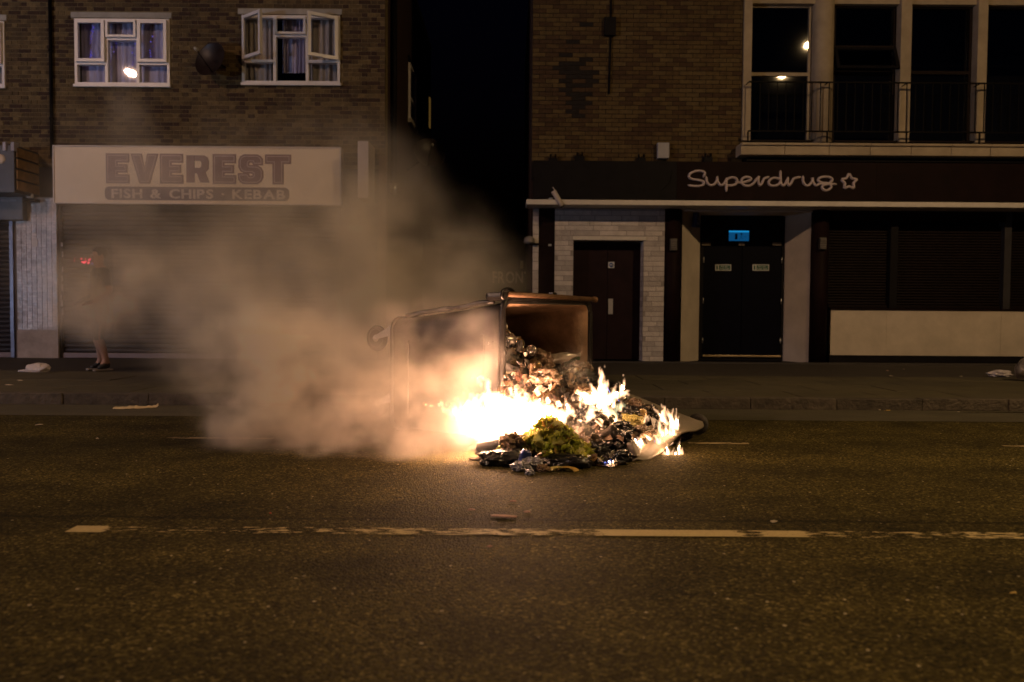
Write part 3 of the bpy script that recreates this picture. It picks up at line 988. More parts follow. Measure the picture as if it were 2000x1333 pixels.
M_LET = mat('plum_letter', (0.22, 0.135, 0.135), 0.4, var=0.1)
M_LETL = mat('pale_letter_line', (0.46, 0.36, 0.33), 0.4, var=0.1)
lx0, lx1, lz0, lz1 = rect(210, 304, 566, 357, SY)
word = 'EVEREST'
ws = [max(p_[0] for p_ in GLYPH[c]) for c in word]
gp = 0.17
sx_ = (lx1 - lx0) / (sum(ws) + gp * (len(word) - 1))
x = lx0
hz = lz1 - lz0
for c, w in zip(word, ws):
    def place(pts, d):
        return [(x + a * sx_, lz0 + b_ * hz) for a, b_ in pts] if d == 0 else outset([(x + a * sx_, lz0 + b_ * hz) for a, b_ in pts], d)
    dd_ = 0 if c == 'R' else 1
    o1 = MB(); o1.poly(outset([(x + a * sx_, lz0 + b_ * hz) for a, b_ in GLYPH[c]], .024) if c != 'R' else place(GLYPH[c], 0), SY - .008, SY + .004)
    lt_ = o1.build('letter', M_LET, sg)
    if c != 'R':
        o1 = MB(); o1.poly(outset([(x + a * sx_, lz0 + b_ * hz) for a, b_ in GLYPH[c]], -.004), SY - .011, SY - .006); o1.build('outline', M_LETL, lt_)
        o1 = MB(); o1.poly(outset([(x + a * sx_, lz0 + b_ * hz) for a, b_ in GLYPH[c]], -.018), SY - .014, SY - .009); o1.build('letter_face', M_LET, lt_)
    x += (w + gp) * sx_


def rrect(x0, x1, z0, z1, r, n=6):
    pts = []
    for cx, cz, a0 in ((x1 - r, z0 + r, -90), (x1 - r, z1 - r, 0), (x0 + r, z1 - r, 90), (x0 + r, z0 + r, 180)):
        for k in range(n + 1):
            a = R(a0 + 90 * k / n)
            pts.append((cx + r * math.cos(a), cz + r * math.sin(a)))
    return pts


q2 = rect(205, 366, 565, 392, SY)
b = MB(); b.poly(rrect(q2[0], q2[1], q2[2], q2[3], .08), SY - .006, SY + .004)
tb = b.build('text_band', mat('text_band_plum', (0.13, 0.08, 0.085), 0.4, var=0.1), sg)
q3 = rect(218, 370, 557, 388, SY)
letters('FISH & CHIPS · KEBAB', q3[0], q3[1], q3[2], q3[3], SY - .006, mat('cream_letter', (0.52, 0.43, 0.36), 0.5), sg, bold=0.032)

# projecting white blade sign at the corner
q = rect(705, 283, 726, 392, FY - .45)
pj = thing('projecting_sign', 'narrow white projecting sign seen edge on beside the cream fascia', 'sign', ((q[0] + q[1]) / 2, FY, q[2]))
box_part('case', mat('blade_case', (0.44, 0.38, 0.38), 0.5, var=0.08), pj, q[0], q[1], FY - .75, FY - .12, q[2], q[3], .012)
for zz in (q[2] + .12, q[3] - .12):
    b = MB(); b.tube([((q[0] + q[1]) / 2, FY - .12, zz), ((q[0] + q[1]) / 2, FY, zz)], .02, 8); b.build('bracket', M_IRON, pj)

# neighbour's box signs at the picture edge
q = rect(-90, 283, 28, 376, FY - .7)
ns = thing('box_sign', 'dark shop box sign with a pale round badge at the very edge', 'sign', (q[1] - .3, FY, q[2]))
M_NSG = mat('dark_grey_sign', (0.045, 0.042, 0.05), 0.4, var=0.25, scale=5, dirt=0.3)
box_part('case', M_NSG, ns, -11.4, q[1], FY - .7, FY - .002, q[2], q[3], .012)
for k in range(4):
    zz0 = q[2] + .05 + k * (q[3] - q[2] - .06) / 4
    bb = MB(); bb.bev(q[1] + .0005, q[1] + .03, FY - .66, FY - .03, zz0, zz0 + (q[3] - q[2]) / 4 - .045, .006)
    bb.build('plank', mat('tan_plank', (.20, .115, .045), .8, var=.35, scale=7, dirt=.4), ns)
c = at(0, 311, FY - .71)
b = MB(); b.lathe([(0, -.02), (.07, -.018), (.085, 0), (.085, .012)], 18, 'Y', (c.x, FY - .705, c.z)); b.build('badge', mat('pale_badge', (0.55, 0.45, 0.36), 0.5), ns)
c = at(18, 284, FY - .7)
for dx in (-.07, .07):
    b = MB(); b.bev(c.x + dx - .03, c.x + dx + .03, FY - .73, FY - .6, c.z - .1, c.z + .05, .01); b.build('clip', mat('pale_clip', (0.30, 0.28, 0.33), 0.4), ns)
q = rect(-90, 384, 45, 430, FY - .22)
nb_ = thing('shutter_box', 'dark roller shutter housing under the edge box sign', 'shutter housing', (q[1] - .3, FY, q[2]))
box_part('case', M_NSG, nb_, -11.4, q[1], FY - .22, FY - .002, q[2], q[3], .014)
c = rect(2, 390, 32, 394, FY - .225)
box_part('maker_plate', mat('worn_plate', (0.2, 0.19, 0.2), 0.5, var=0.5, scale=60), nb_, c[0], c[1], FY - .226, FY - .2205, c[2], c[3])
# small wall lantern
q = rect(50, 362, 66, 390, FY - .2)
ln = thing('wall_lantern', 'small pale unlit wall lantern on a dark bracket above the tiled pillar', 'wall light', ((q[0] + q[1]) / 2, FY, q[2]))
b = MB(); b.lathe([(.03, 0), (.055, .01), (.06, .03), (.045, .2), (.03, .25), (.012, .26)], 14, 'Z', ((q[0] + q[1]) / 2, FY - .2, q[2] + .02)); b.build('shade', M_UPVC, ln)
b = MB(); b.bev(q[0] - .03, q[1] + .05, FY - .26, FY - .003, q[2] - .04, q[2] + .012, .008); b.build('bracket', M_BLACK, ln)


# satellite dishes
def dish(label, c, aim, m, size=0.22):
    t = thing('satellite_dish', label, 'satellite dish', c, (0, 0, 0), 'satellite dishes')
    rot = Vector((0, 0, 1)).rotation_difference(Vector(aim).normalized()).to_matrix()
    prof = [(size * k / 9, 0.30 * size * (k / 9) ** 2) for k in range(10)]
    prof2 = prof + [(size * 1.02, .30 * size + .004)] + [(r_, h_ - .006) for r_, h_ in prof[::-1]]
    bb = MB(); bb.lathe(prof2, 28, 'Z', (0, 0, 0), M=rot); bb.build('reflector', m, t, world=False, recalc=True)
    foc = rot @ Vector((0, -.02, size * 1.25))
    bb = MB(); bb.tube([rot @ Vector((0, -size * .95, .06)), foc + rot @ Vector((0, -.05, 0)), foc], .009, 8); bb.build('arm', M_IRON, t, world=False)
    bb = MB(); bb.lathe([(.02, 0), (.03, .01), (.03, .06), (.018, .09)], 12, 'Z', foc, M=rot); bb.build('receiver', mat('pale_receiver', (0.4, 0.38, 0.36), 0.4), t, world=False)
    return t


M_DISH = mat('dish_bronze', (0.020, 0.012, 0.011), 0.4, metal=0.0, spec=.3, var=0.25, scale=8)
c = at(417, 121, FY - .25)
d1 = dish('dark bronze satellite dish on the brick between two windows', c, (-.35, -.9, .25), M_DISH, .31)
b = MB(); b.tube([c, (c.x + .12, FY - .04, c.z - .02), (c.x + .12, FY, c.z - .02)], .018, 8)
b.build('mount', M_IRON, d1)
c = at(838, 303, 17.2); c.x = max(c.x, BX1 + .2)
d2 = dish('dark satellite dish on the side wall facing the alley', c, (.25, -.9, .3), M_DISH, .33)
b = MB(); b.tube([c, (BX1 + .02, c.y + .15, c.z - .3), (BX1, c.y + .15, c.z - .3)], .02, 8); b.build('mount', M_IRON, d2)

# red and blue LED cluster glowing on the shutter
ls = thing('led_sign', 'small cluster of glowing red and blue LEDs on the shutter', 'LED sign', at(172, 513, FY - .03))
bk = rect(152, 503, 194, 522, FY - .012)
for (px, py, r_, mm) in ((159, 506, 2.2, 1), (161, 512, 2.6, 1), (165, 513, 3.2, 1), (168, 511, 2.4, 1), (164, 514, 2.0, 1), (174, 508, 2.4, 1), (173, 513, 2.6, 1), (176, 507, 2.0, 1), (172, 515, 1.8, 1), (183, 512, 2.4, 1), (180, 515, 2.0, 2), (188, 516, 2.6, 2), (145, 510, 1.2, 1), (146, 505, 1.2, 1), (167, 506, 1.4, 1)):
    c = at(px, py, FY - .02)
    bm = bmesh.new(); bmesh.ops.create_icosphere(bm, subdivisions=2, radius=r_ / 108.0 * 0.72)
    for v in bm.verts: v.co = Vector((v.co.x, v.co.y * .4, v.co.z)) + c
    bb = MB(); bb.bm(bm, 0, True); bb.build('led', M_RED if mm == 1 else M_BLUE, ls)

# ================================================================== ALLEY
ay = 20.5
aw = thing('alley_wall', 'dark rendered wall with painted letters closing the gap between the buildings', 'wall', (-1.2, ay, PZ0))
wz = PZ(980, 470, ay)
b = MB(); b.box(BX1 - .1, 1.4, ay, ay + .25, 0, wz); b.build('wall', mat('alley_render', (0.055, 0.036, 0.026), 0.9, var=0.3, scale=2, dirt=0.5), aw)
q = rect(962, 530, 1037, 553, ay)
letters('FRONT', q[0], q[1], q[2], q[3], ay - .002, mat('faded_white_paint', (0.30, 0.23, 0.19), 0.8, var=0.5, scale=10), aw, bold=.02)
q = rect(1016, 510, 1022, 525, ay)
b = MB(); b.box(q[0], q[1], ay - .03, ay - .002, q[2], q[3]); b.build('wall_plate', mat('tan_plate', (0.20, 0.15, 0.09), 0.7), aw)

# ================================================================== BUILDING WITH THE DARK SHOP FRONT
RX0 = PX(1040, 160, FY)
br = thing('shop_building', 'yellow brick building with tall dark windows over the dark purple shop front', 'building', (5.0, FY, PZ0))
RZ0 = PZ(1240, 316, FY)
BWX = PX(1452, 150, FY)
REND = 11.0
# upper wall
wall_with_holes('wall', M_MORT_R, br, RX0, BWX, RZ0 - .3, 8.2, FY, FY + .3, [])
stc = at(1133, 160, FY)


def tint_right(x, z, r):
    dx, dz = (x - stc.x + 0.25 * (z - stc.z) * .3) / 0.30, (z - stc.z) / 0.85
    d = dx * dx + dz * dz + r.uniform(-.35, .35) + noise.noise(Vector((x * 2, z * 2, 0))) * .5
    if r.random() < max(0, min(.9, 1.5 - d)): return 4 if r.random() < .7 else 2
    q_ = noise.noise(Vector((x * .9, z * 1.1, 7.7)))
    k = r.random() + q_ * .45
    return 2 if k < .22 else 1 if k < .52 else 0 if k < .85 else 3


brickwork(br, RX0, BWX - .004, RZ0, 6.95, FY, [], RB, L=.228, H=.066, J=.011, bond='stretcher', focus=(1.9, 4.8), tint_fn=tint_right, rnd=random.Random(21))
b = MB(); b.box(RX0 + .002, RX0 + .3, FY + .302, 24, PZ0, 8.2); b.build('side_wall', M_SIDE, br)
b = MB(); b.box(RX0, REND, FY, 24, 8.204, 8.4); b.build('roof', M_ROOM, br)
b = MB(); b.box(RX0 + .31, REND, FY + 2.6, FY + 2.7, PZ0, 8.2); b.build('room_wall', M_ROOM, br)
b = MB(); b.box(RX0 + .31, REND, FY + .4, FY + 2.59, 3.45, 3.55); b.build('room_floor', M_ROOM, br)

# window bay
M_STONE = mat('cream_stone', (0.38, 0.31, 0.23), 0.75, var=0.15, scale=4, dirt=0.35, bump=.15)
zs_ = PZ(1700, 278, FY)      # top of sill
zt_ = PZ(1700, 6, FY)
fx0, fx1 = PX(1450, 150, FY), PX(1466, 150, FY)
box_part('pier', M_STONE, br, fx0, fx1, FY - .06, FY + .3, zs_ + .002, 8.1, .008)
c0, c1 = PX(1590, 150, FY), PX(1631, 150, FY)
b = MB(); rad = (c1 - c0) / 2
b.lathe([(rad, zs_ + .002), (rad, 8.1)], 24, 'Z', ((c0 + c1) / 2, FY + .12, 0)); b.build('column', M_STONE, br)
for (a, b_) in ((1757, 1778), (1907, 1926)):
    box_part('mullion', M_STONE, br, PX(a, 150, FY), PX(b_, 150, FY), FY - .02, FY + .25, zs_ + .002, 8.1, .008)
box_part('head_trim', M_STONE, br, fx1 + .002, REND, FY + .05, FY + .2, zt_, zt_ + .14)
b = MB(); b.box(BWX, REND, FY + .21, FY + .3, zt_ + .15, 8.2); b.build('wall_above_windows', M_GF, br)
M_DFR = mat('brown_window_frame', (0.012, 0.007, 0.007), 0.6, spec=.1, var=0.2, scale=5)
bays = [(1466, 1590, [140]), (1632, 1757, [87, 137]), (1778, 1907, [137]), (1926, 2060, [])]
gy = FY + .16


def mirror_tilt(P, lamp):
    n = ((Vector((0, 0, CAM_H)) - P).normalized() + (lamp - P).normalized()).normalized()
    return (-math.asin(n.z), 0, math.atan2(n.x, -n.y))


for i, (a, b_, trs) in enumerate(bays):
    x0, x1 = PX(a, 150, FY) + .005, PX(b_, 150, FY) - .005
    z0, z1 = zs_ + .02, zt_ - .002
    cuts = [z0] + sorted(PZ((a + b_) / 2, t, FY) for t in trs) + [z1]
    cells = []
    for k in range(len(cuts) - 1):
        cells.append((x0 + .045, x1 - .045, cuts[k] + .03, cuts[k + 1] - .03))
    w = wall_with_holes('window', M_DFR if i else M_STONE, br, x0, x1, z0, z1, gy, gy + .06, cells)
    wl_ = world_loc(w)
    for k, c_ in enumerate(cells):
        pb = MB()
        cx, cz = (c_[0] + c_[1]) / 2, (c_[2] + c_[3]) / 2
        pb.box(c_[0] - cx - .01, c_[1] - cx + .01, -.003, .003, c_[2] - cz - .01, c_[3] - cz + .01)
        rot = (0, 0, 0)
        if i == 1 and k == 1: rot = (R(-22), 0, 0)
        if i == 0: rot = mirror_tilt(at(1580, 92, gy + .03) if k == 1 else at(1529, 149, gy + .03), Vector((9.1, 1.9, 8.98)))
        yo = gy + .03 - (.13 if (i == 1 and k == 1) else 0)
        po = pb.build('pane', M_GLASS, w, world=False, loc=Vector((cx, yo, cz)) - wl_, rot=rot)
        if i == 1 and k == 1:
            sb = MB(); hw, hh = (c_[1] - c_[0]) / 2, (c_[3] - c_[2]) / 2
            bm = bmesh.new()
            o_ = [bm.verts.new((u * (hw + .03), -.02, v_ * (hh + .03))) for u, v_ in ((-1, -1), (1, -1), (1, 1), (-1, 1))]
            i_ = [bm.verts.new((u * (hw - .02), -.02, v_ * (hh - .02))) for u, v_ in ((-1, -1), (1, -1), (1, 1), (-1, 1))]
            for n in range(4): bm.faces.new((o_[n], o_[(n + 1) % 4], i_[(n + 1) % 4], i_[n]))
            ex = bmesh.ops.extrude_face_region(bm, geom=bm.faces[:])
            for g in ex['geom']:
                if isinstance(g, bmesh.types.BMVert): g.co.y = .02
            sb.bm(bm); sb.build('sash', M_BLACK, w, world=False, loc=Vector((cx, yo, cz)) - wl_, rot=rot)
    box_part('sill', M_DFR, w, x0, x1, FY + .0, gy - .002, zs_ + .002, zs_ + .03)
# stone ledge under the windows, in lengths
js = [1447, 1533, 1620, 1700, 1780, 1858, 1935, 2010, 2090]
LY = FY - .35
for a, b_ in zip(js[:-1], js[1:]):
    x0, x1 = PX(a, 292, LY) + .003, PX(b_, 292, LY) - .003
    z0, z1 = PZ(1720, 304, LY), PZ(1720, 281, LY)
    bb = MB()
    bb.bev(x0, x1, LY, FY - .004, z0, z1 - .045, .012)
    bb.bev(x0, x1, LY - .04, FY - .004, z1 - .044, z1, .012)
    bb.build('ledge_stone', M_STONE, br)
# black band painting in the shadow gap under the ledge
box_part('shadow_band', M_BLACK, br, PX(1452, 308, FY), REND, FY - .2, FY - .004, RZ0 - .01, PZ(1720, 306, LY) - .01)

# balcony railing
RY = FY - .22
rl = thing('balcony_railing', 'thin black iron railing in front of the tall dark windows', 'railing', (PX(1730, 200, RY), RY, zs_))
zt2, zb2 = PZ(1730, 162, RY), PZ(1730, 258, RY)
xa, xb = PX(1462, 200, RY), 10.2
for zz in (zt2, zb2):
    b = MB(); b.box(xa, xb, RY - .012, RY + .012, zz - .012, zz + .012); b.build('rail', M_IRON, rl)
bx = xa + .05
while bx < xb:
    b = MB(); b.box(bx - .007, bx + .007, RY - .007, RY + .007, zb2 + .0125, zt2 - .0125); b.build('bar', M_IRON, rl)
    bx += .152
for px in (1462, 1617, 1772, 1915, 2050):
    xx = PX(px, 200, RY)
    b = MB(); b.box(xx - .012, xx + .012, RY - .0121, RY + .0121, PZ(1730, 283, RY) - .03, zb2 - .0125); b.build('post', M_IRON, rl)
    b = MB(); b.tube([(xx, RY + .013, zt2), (xx, FY - .0, zt2)], .01, 6); b.build('wall_tie', M_IRON, rl)

# fascia with sign
FAY = FY - .28
fz0, fz1 = PZ(1520, 391, FAY), PZ(1520, 317, FAY)
fs_ = thing('shop_sign', 'long dark purple fascia with the Superdrug script and star', 'sign', (5, FAY, fz0))
fxl = PX(1041, 350, FAY)
jn = [fxl, PX(1322, 350, FAY), PX(1712, 350, FAY), REND]
for k in range(3):
    box_part('fascia_board', M_DARK if k else M_BLACK, fs_, jn[k] + .0015, jn[k + 1] - .0015, FAY, FY - .012, fz0, fz1)
M_SCR = mat('pink_grey_letter', (0.52, 0.44, 0.46), 0.6, spec=.2, var=0.08)
ZO = (1280, 280, 440 / 1275.0)


def zp(p_):
    return at(ZO[0] + p_[0] * ZO[2], ZO[1] + p_[1] * ZO[2], FAY)


def catmull(pts, n=6, closed=False):
    out = []
    P = [Vector(p_) for p_ in pts]
    N_ = len(P)
    rng = range(N_ if closed else N_ - 1)
    for i in rng:
        p0 = P[(i - 1) % N_] if closed else P[max(i - 1, 0)]
        p1 = P[i]; p2 = P[(i + 1) % N_]
        p3 = P[(i + 2) % N_] if closed else P[min(i + 2, N_ - 1)]
        for k in range(n):
            t = k / n
            out.append(0.5 * ((2 * p1) + (p2 - p0) * t + (2 * p0 - 5 * p1 + 4 * p2 - p3) * t * t + (3 * p1 - p0 - 3 * p2 + p3) * t ** 3))
    if not closed: out.append(P[-1])
    return out


def stroke(strokes, name, closed=False, width=0.041, smooth=True):
    bb = MB()
    for s in strokes:
        pts = catmull(s, 5, closed) if smooth else s
        w3 = [zp(p_) for p_ in pts]
        if closed: w3.append(w3[0].copy()); w3.append(w3[1].copy())
        for v in w3: v.y = FAY - .004
        n = len(w3)
        rads = [width] * n
        if not closed:
            e0 = w3[0] + (w3[0] - w3[1]).normalized() * width * .8
            e1 = w3[-1] + (w3[-1] - w3[-2]).normalized() * width * .8
            w3 = [e0] + w3 + [e1]; rads = [width * .45] + rads + [width * .45]
        # flat ribbon with rounded section
        bb.tube(w3, rads, 8, 0, True, .55)
    return bb.build(name, M_SCR, fs_, recalc=True)


stroke([[(274, 186), (279, 170), (262, 159), (225, 160), (195, 175), (190, 192), (208, 204), (245, 210), (270, 218), (272, 232), (255, 242), (220, 244), (193, 240)]], 'letter')
stroke([[(288, 198), (292, 222), (308, 238), (328, 236), (345, 218), (350, 198)]], 'letter')
stroke([[(350, 198), (354, 222), (368, 238), (386, 232), (402, 208), (430, 195), (452, 198), (462, 214), (454, 232), (432, 240), (404, 239)], [(401, 206), (401, 240), (401, 266)]], 'letter')
stroke([[(462, 222), (485, 224), (520, 216), (540, 206), (532, 195), (508, 193), (489, 205), (486, 222), (500, 238), (528, 242), (552, 230), (568, 208), (582, 196)]], 'letter')
stroke([[(582, 196), (582, 220), (590, 239), (602, 228), (614, 203), (634, 194)]], 'letter')
stroke([[(700, 203), (672, 197), (648, 208), (640, 225), (650, 239), (675, 242), (698, 232), (707, 214)], [(707, 166), (707, 200), (710, 228), (722, 241), (736, 228), (748, 202)]], 'letter')
stroke([[(748, 202), (748, 224), (756, 240), (768, 226), (782, 202), (812, 194)]], 'letter')
stroke([[(834, 195), (836, 222), (852, 240), (872, 236), (886, 214), (888, 197), (892, 224), (908, 240), (928, 230)]], 'letter')
stroke([[(928, 230), (970, 233), (990, 222), (1000, 208), (985, 194), (955, 191), (928, 198), (920, 212), (938, 224), (975, 228), (992, 240), (990, 256), (968, 268), (948, 262), (942, 248), (956, 237), (985, 233), (1015, 233)]], 'letter')
sp5 = []
for k in range(10):
    a = -PI / 2 + k * PI / 5
    rr_ = 48 if k % 2 == 0 else 25
    sp5.append((1095 + rr_ * math.cos(a), 220 + rr_ * math.sin(a)))
s2 = []
for k in range(10):
    a_, b_ = Vector(sp5[k]), Vector(sp5[(k + 1) % 10])
    s2 += [tuple(a_.lerp(b_, .08)), tuple(a_.lerp(b_, .5)), tuple(a_.lerp(b_, .92))]
stroke([s2], 'star', True, .041, False)

# white ledge over the shop front
LY2 = FY - .55
lz0_, lz1_ = PZ(1520, 403, LY2), PZ(1520, 393, LY2)
box_part('canopy_ledge', M_WHITE, br, PX(1028, 397, LY2), REND, LY2, FY - .002, lz0_, lz1_, .01)

GZ1 = lz0_ - .002     # head of ground floor
# white brick surround with a recessed door
wx0, wx1 = PX(1083, 560, FY - .08), PX(1297, 560, FY - .08)
dr = rect(1119, 470, 1256, 697, FY - .08)
dr = (dr[0], dr[1], PZ0 + .02, dr[3])
lin = (dr[0] - .02, dr[1] + .04, dr[3], dr[3] + .075)
wall_with_holes('white_wall', M_MORT_W, br, wx0, wx1, PZ0, GZ1, FY - .07, FY + .38, [(dr[0], dr[1], PZ0 - 1, dr[3])])
brickwork(br, wx0, wx1, PZ0 + .02, GZ1 - .01, FY - .07, [(dr[0], dr[1], 0, dr[3]), lin], WB, H=.078, J=.012, bond='random', depth=.03, rnd=random.Random(8), minlen=.05)
box_part('lintel', M_WHITE, br, lin[0] + .003, lin[1] - .003, FY - .1, FY + .02, lin[2] + .003, lin[3] - .003, .006)
# bricks on the reveal beside the door
rv = random.Random(6)
zz = PZ0 + .02
while zz < dr[3] - .08:
    bb = MB(); bb.box(dr[1] - .012, dr[1] + .02, FY - .05 + rv.uniform(0, .02), FY + .2, zz, zz + .078); bb.build('brick', WB[rv.randrange(3)], br)
    zz += .09
ck = MB(); ck.box(wx0, wx1, FY + .39, FY + .5, PZ0, GZ1); ck.build('back_wall', M_ROOM, br)


def door_leaf(x0, x1, z0, z1, y, m, panel=True):
    d = MB(); d.bev(x0, x1, y, y + .045, z0, z1, .005)
    return d.build('door', m, br)


dm = (dr[0] + dr[1]) / 2 + .02
M_PDOOR = mat('plum_door_paint', (0.016, 0.007, 0.009), 0.55, var=0.3, scale=4, dirt=.3, spec=.12)
d1_ = door_leaf(dr[0] + .01, dm - .003, PZ0 + .03, dr[3] - .02, FY + .2, M_PDOOR)
d2_ = door_leaf(dm + .003, dr[1] - .01, PZ0 + .03, dr[3] - .02, FY + .2, M_PDOOR)
q = rect(1188, 584, 1197, 614, FY + .2)
box_part('push_plate', M_ALU, d2_, q[0], q[1], FY + .193, FY + .199, q[2], q[3], .002)
q = rect(1188, 512, 1200, 524, FY + .19)
fd = thing('door_sign', 'small white square notice with a blue disc on the plum double door', 'sign', ((q[0] + q[1]) / 2, FY + .19, q[2]))
box_part('plate', mat('sign_white', (0.55, 0.55, 0.58), 0.5, var=.05), fd, q[0], q[1], FY + .192, FY + .198, q[2], q[3])
b = MB(); b.lathe([(0, -.002), (.042, -.002), (.042, .001)], 18, 'Y', ((q[0] + q[1]) / 2, FY + .191, (q[2] + q[3]) / 2)); b.build('disc', mat('sign_blue', (0.03, 0.09, 0.30), 0.5, var=.1), fd)
for zz in (-.008, .012):
    b = MB(); cx = (q[0] + q[1]) / 2; cz = (q[2] + q[3]) / 2 + zz; b.box(cx - .028, cx + .028, FY + .1875, FY + .1895, cz - .004, cz + .004); b.build('text_line', mat('sign_white', (0.55, 0.55, 0.58)), fd)

# corner: narrow white brick strip, dark pilaster
sx0, sx1 = PX(1040, 480, FY), PX(1052, 480, FY)
c_ = MB(); c_.box(sx0 + .004, sx1 - .002, FY - .07, FY - .002, PZ0, GZ1); c_.build('corner_strip', M_MORT_W, br)
zz = PZ0 + .02
while zz < GZ1 - .16:
    hh = .15
    bb = MB(); bb.bev(sx0 + .003, sx1 - .004, FY - .08, FY - .07, zz, zz + hh, .004); bb.build('corner_block', WB[rv.randrange(3)], br); zz += hh + .012
box_part('pilaster', M_DARK, br, sx1 + .002, wx0 - .003, FY - .05, FY - .002, PZ0, GZ1)
q = rect(1071, 477, 1077, 481, FY - .06)
box_part('small_plate', M_ALU, br, q[0], q[1], FY - .056, FY - .0505, q[2], q[3])
# half-round projecting lamp at the corner
q = at(1036, 471, FY - .1)
hl = thing('bulkhead_light', 'small half round grey fitting on the corner of the white strip', 'wall light', (q.x, FY - .1, q.z - .06))
b = MB(); b.lathe([(0, .1), (.05, .09), (.09, .05), (.1, 0), (.1, -.03), (0, -.03)], 16, 'Z', (q.x - .02, FY - .1, q.z - .01)); b.build('cover', mat('grey_cover', (.2, .18, .18), .5), hl)
b = MB(); b.box(q.x - .02, sx1, FY - .13, FY - .09, q.z - .075, q.z - .045); b.build('strap', M_BLACK, hl)

# dark columns
cols = [(1297, 1331), (1587, 1621)]
for a, b_ in cols:
    x0, x1 = PX(a, 560, FY - .1), PX(b_, 560, FY - .1)
    bb = MB(); bb.lathe([((x1 - x0) / 2, PZ0), ((x1 - x0) / 2, GZ1)], 24, 'Z', ((x0 + x1) / 2, FY + .02, 0)); bb.build('column', M_DARK, br)
for n, (px, py, lab) in enumerate(((1316, 478, 'louvred grey wall light on the dark column by the white brick'), (1608, 476, 'louvred grey wall light on the dark column by the shutter'))):
    q = rect(px - 7, py - 12, px + 7, py + 12, FY - .2)
    t = thing('wall_light', lab, 'wall light', ((q[0] + q[1]) / 2, FY - .15, q[2]), group='louvred wall lights')
    box_part('housing', mat('light_housing', (.05, .045, .045), .5), t, q[0], q[1], FY - .19, FY - .13, q[2], q[3], .01)
    for k in range(6):
        zz = q[2] + .02 + k * (q[3] - q[2] - .03) / 6
        bb = MB(); bb.box(q[0] + .01, q[1] - .01, FY - .212, FY - .1905, zz, zz + .018); bb.build('louvre', mat('louvre_grey', (.17, .15, .15), .5), t)

# splayed cream reveals and recessed fire doors
ro0, ro1 = PX(1331, 560, FY - .02), PX(1587, 560, FY - .02)
RYD = FY + .55
ri0, ri1 = PX(1366, 560, RYD), PX(1533, 560, RYD)
zc0 = PZ(1450, 409, FY)
for (xo, xi) in ((ro0, ri0), (ro1, ri1)):
    s = 1 if xo < xi else -1
    bb = MB()
    bb.add([(xo, FY - .02, PZ0), (xi, RYD, PZ0), (xi, RYD + .2, PZ0), (xo - s * .0, RYD + .2, PZ0), (xo, FY - .02, GZ1), (xi, RYD, GZ1), (xi, RYD + .2, GZ1), (xo, RYD + .2, GZ1)],
           [(0, 1, 5, 4), (1, 2, 6, 5), (2, 3, 7, 6), (3, 0, 4, 7), (4, 5, 6, 7), (3, 2, 1, 0)])
    bb.build('reveal', M_CREAM, br)
b = MB(); b.add([(ro0 + .01, FY - .02, GZ1 - .03), (ro1 - .01, FY - .02, GZ1 - .03), (ri1 + .0, RYD - .0, GZ1 - .03), (ri0, RYD, GZ1 - .03), (ro0 + .01, FY - .02, GZ1 - .002), (ro1 - .01, FY - .02, GZ1 - .002), (ri1, RYD, GZ1 - .002), (ri0, RYD, GZ1 - .002)],
                [(0, 3, 2, 1), (4, 5, 6, 7), (0, 1, 5, 4), (1, 2, 6, 5), (2, 3, 7, 6), (3, 0, 4, 7)]); b.build('recess_ceiling', M_CREAM, br)
dz1 = PZ(1450, 478, RYD); dz0 = PZ(1450, 694, RYD)
dfr = wall_with_holes('door_frame', M_BLACK, br, ri0 + .002, ri1 - .002, PZ0, GZ1 - .032, RYD + .05, RYD + .15,
                      [(PX(1373, 580, RYD + .05), PX(1526, 580, RYD + .05), dz0, dz1)])
dxa, dxb = PX(1373, 580, RYD + .05) + .004, PX(1526, 580, RYD + .05) - .004
dmm = PX(1449, 580, RYD + .05)
L1 = door_leaf(dxa, dmm - .003, dz0 + .004, dz1 - .004, RYD + .07, M_NAVY)
L2 = door_leaf(dmm + .003, dxb, dz0 + .004, dz1 - .004, RYD + .07, M_NAVY)
for leaf, xx in ((L1, dxa + .0), (L2, dxb - .0)):
    for py in (508, 588, 666):
        zz = PZ(1450, py, RYD)
        b = MB(); b.tube([(xx, RYD + .045, zz - .055), (xx, RYD + .045, zz + .055)], .011, 8); b.build('hinge', M_STEEL, leaf)
for (pa, pb) in ((1371, 1388), (1443, 1454), (1509, 1526)):
    q = rect(pa, 475, pb, 479, RYD + .03)
    box_part('door_closer', mat('closer_tan', (.20, .16, .12), .5), dfr, q[0], q[1], RYD + .02, RYD + .048, q[2] - .01, q[3] + .01, .003)
box_part('threshold', mat('brass_threshold', (.40, .30, .18), .4, metal=.5), br, dxa, dxb, RYD + .0, RYD + .048, dz0 - .035, dz0 - .003, .004)
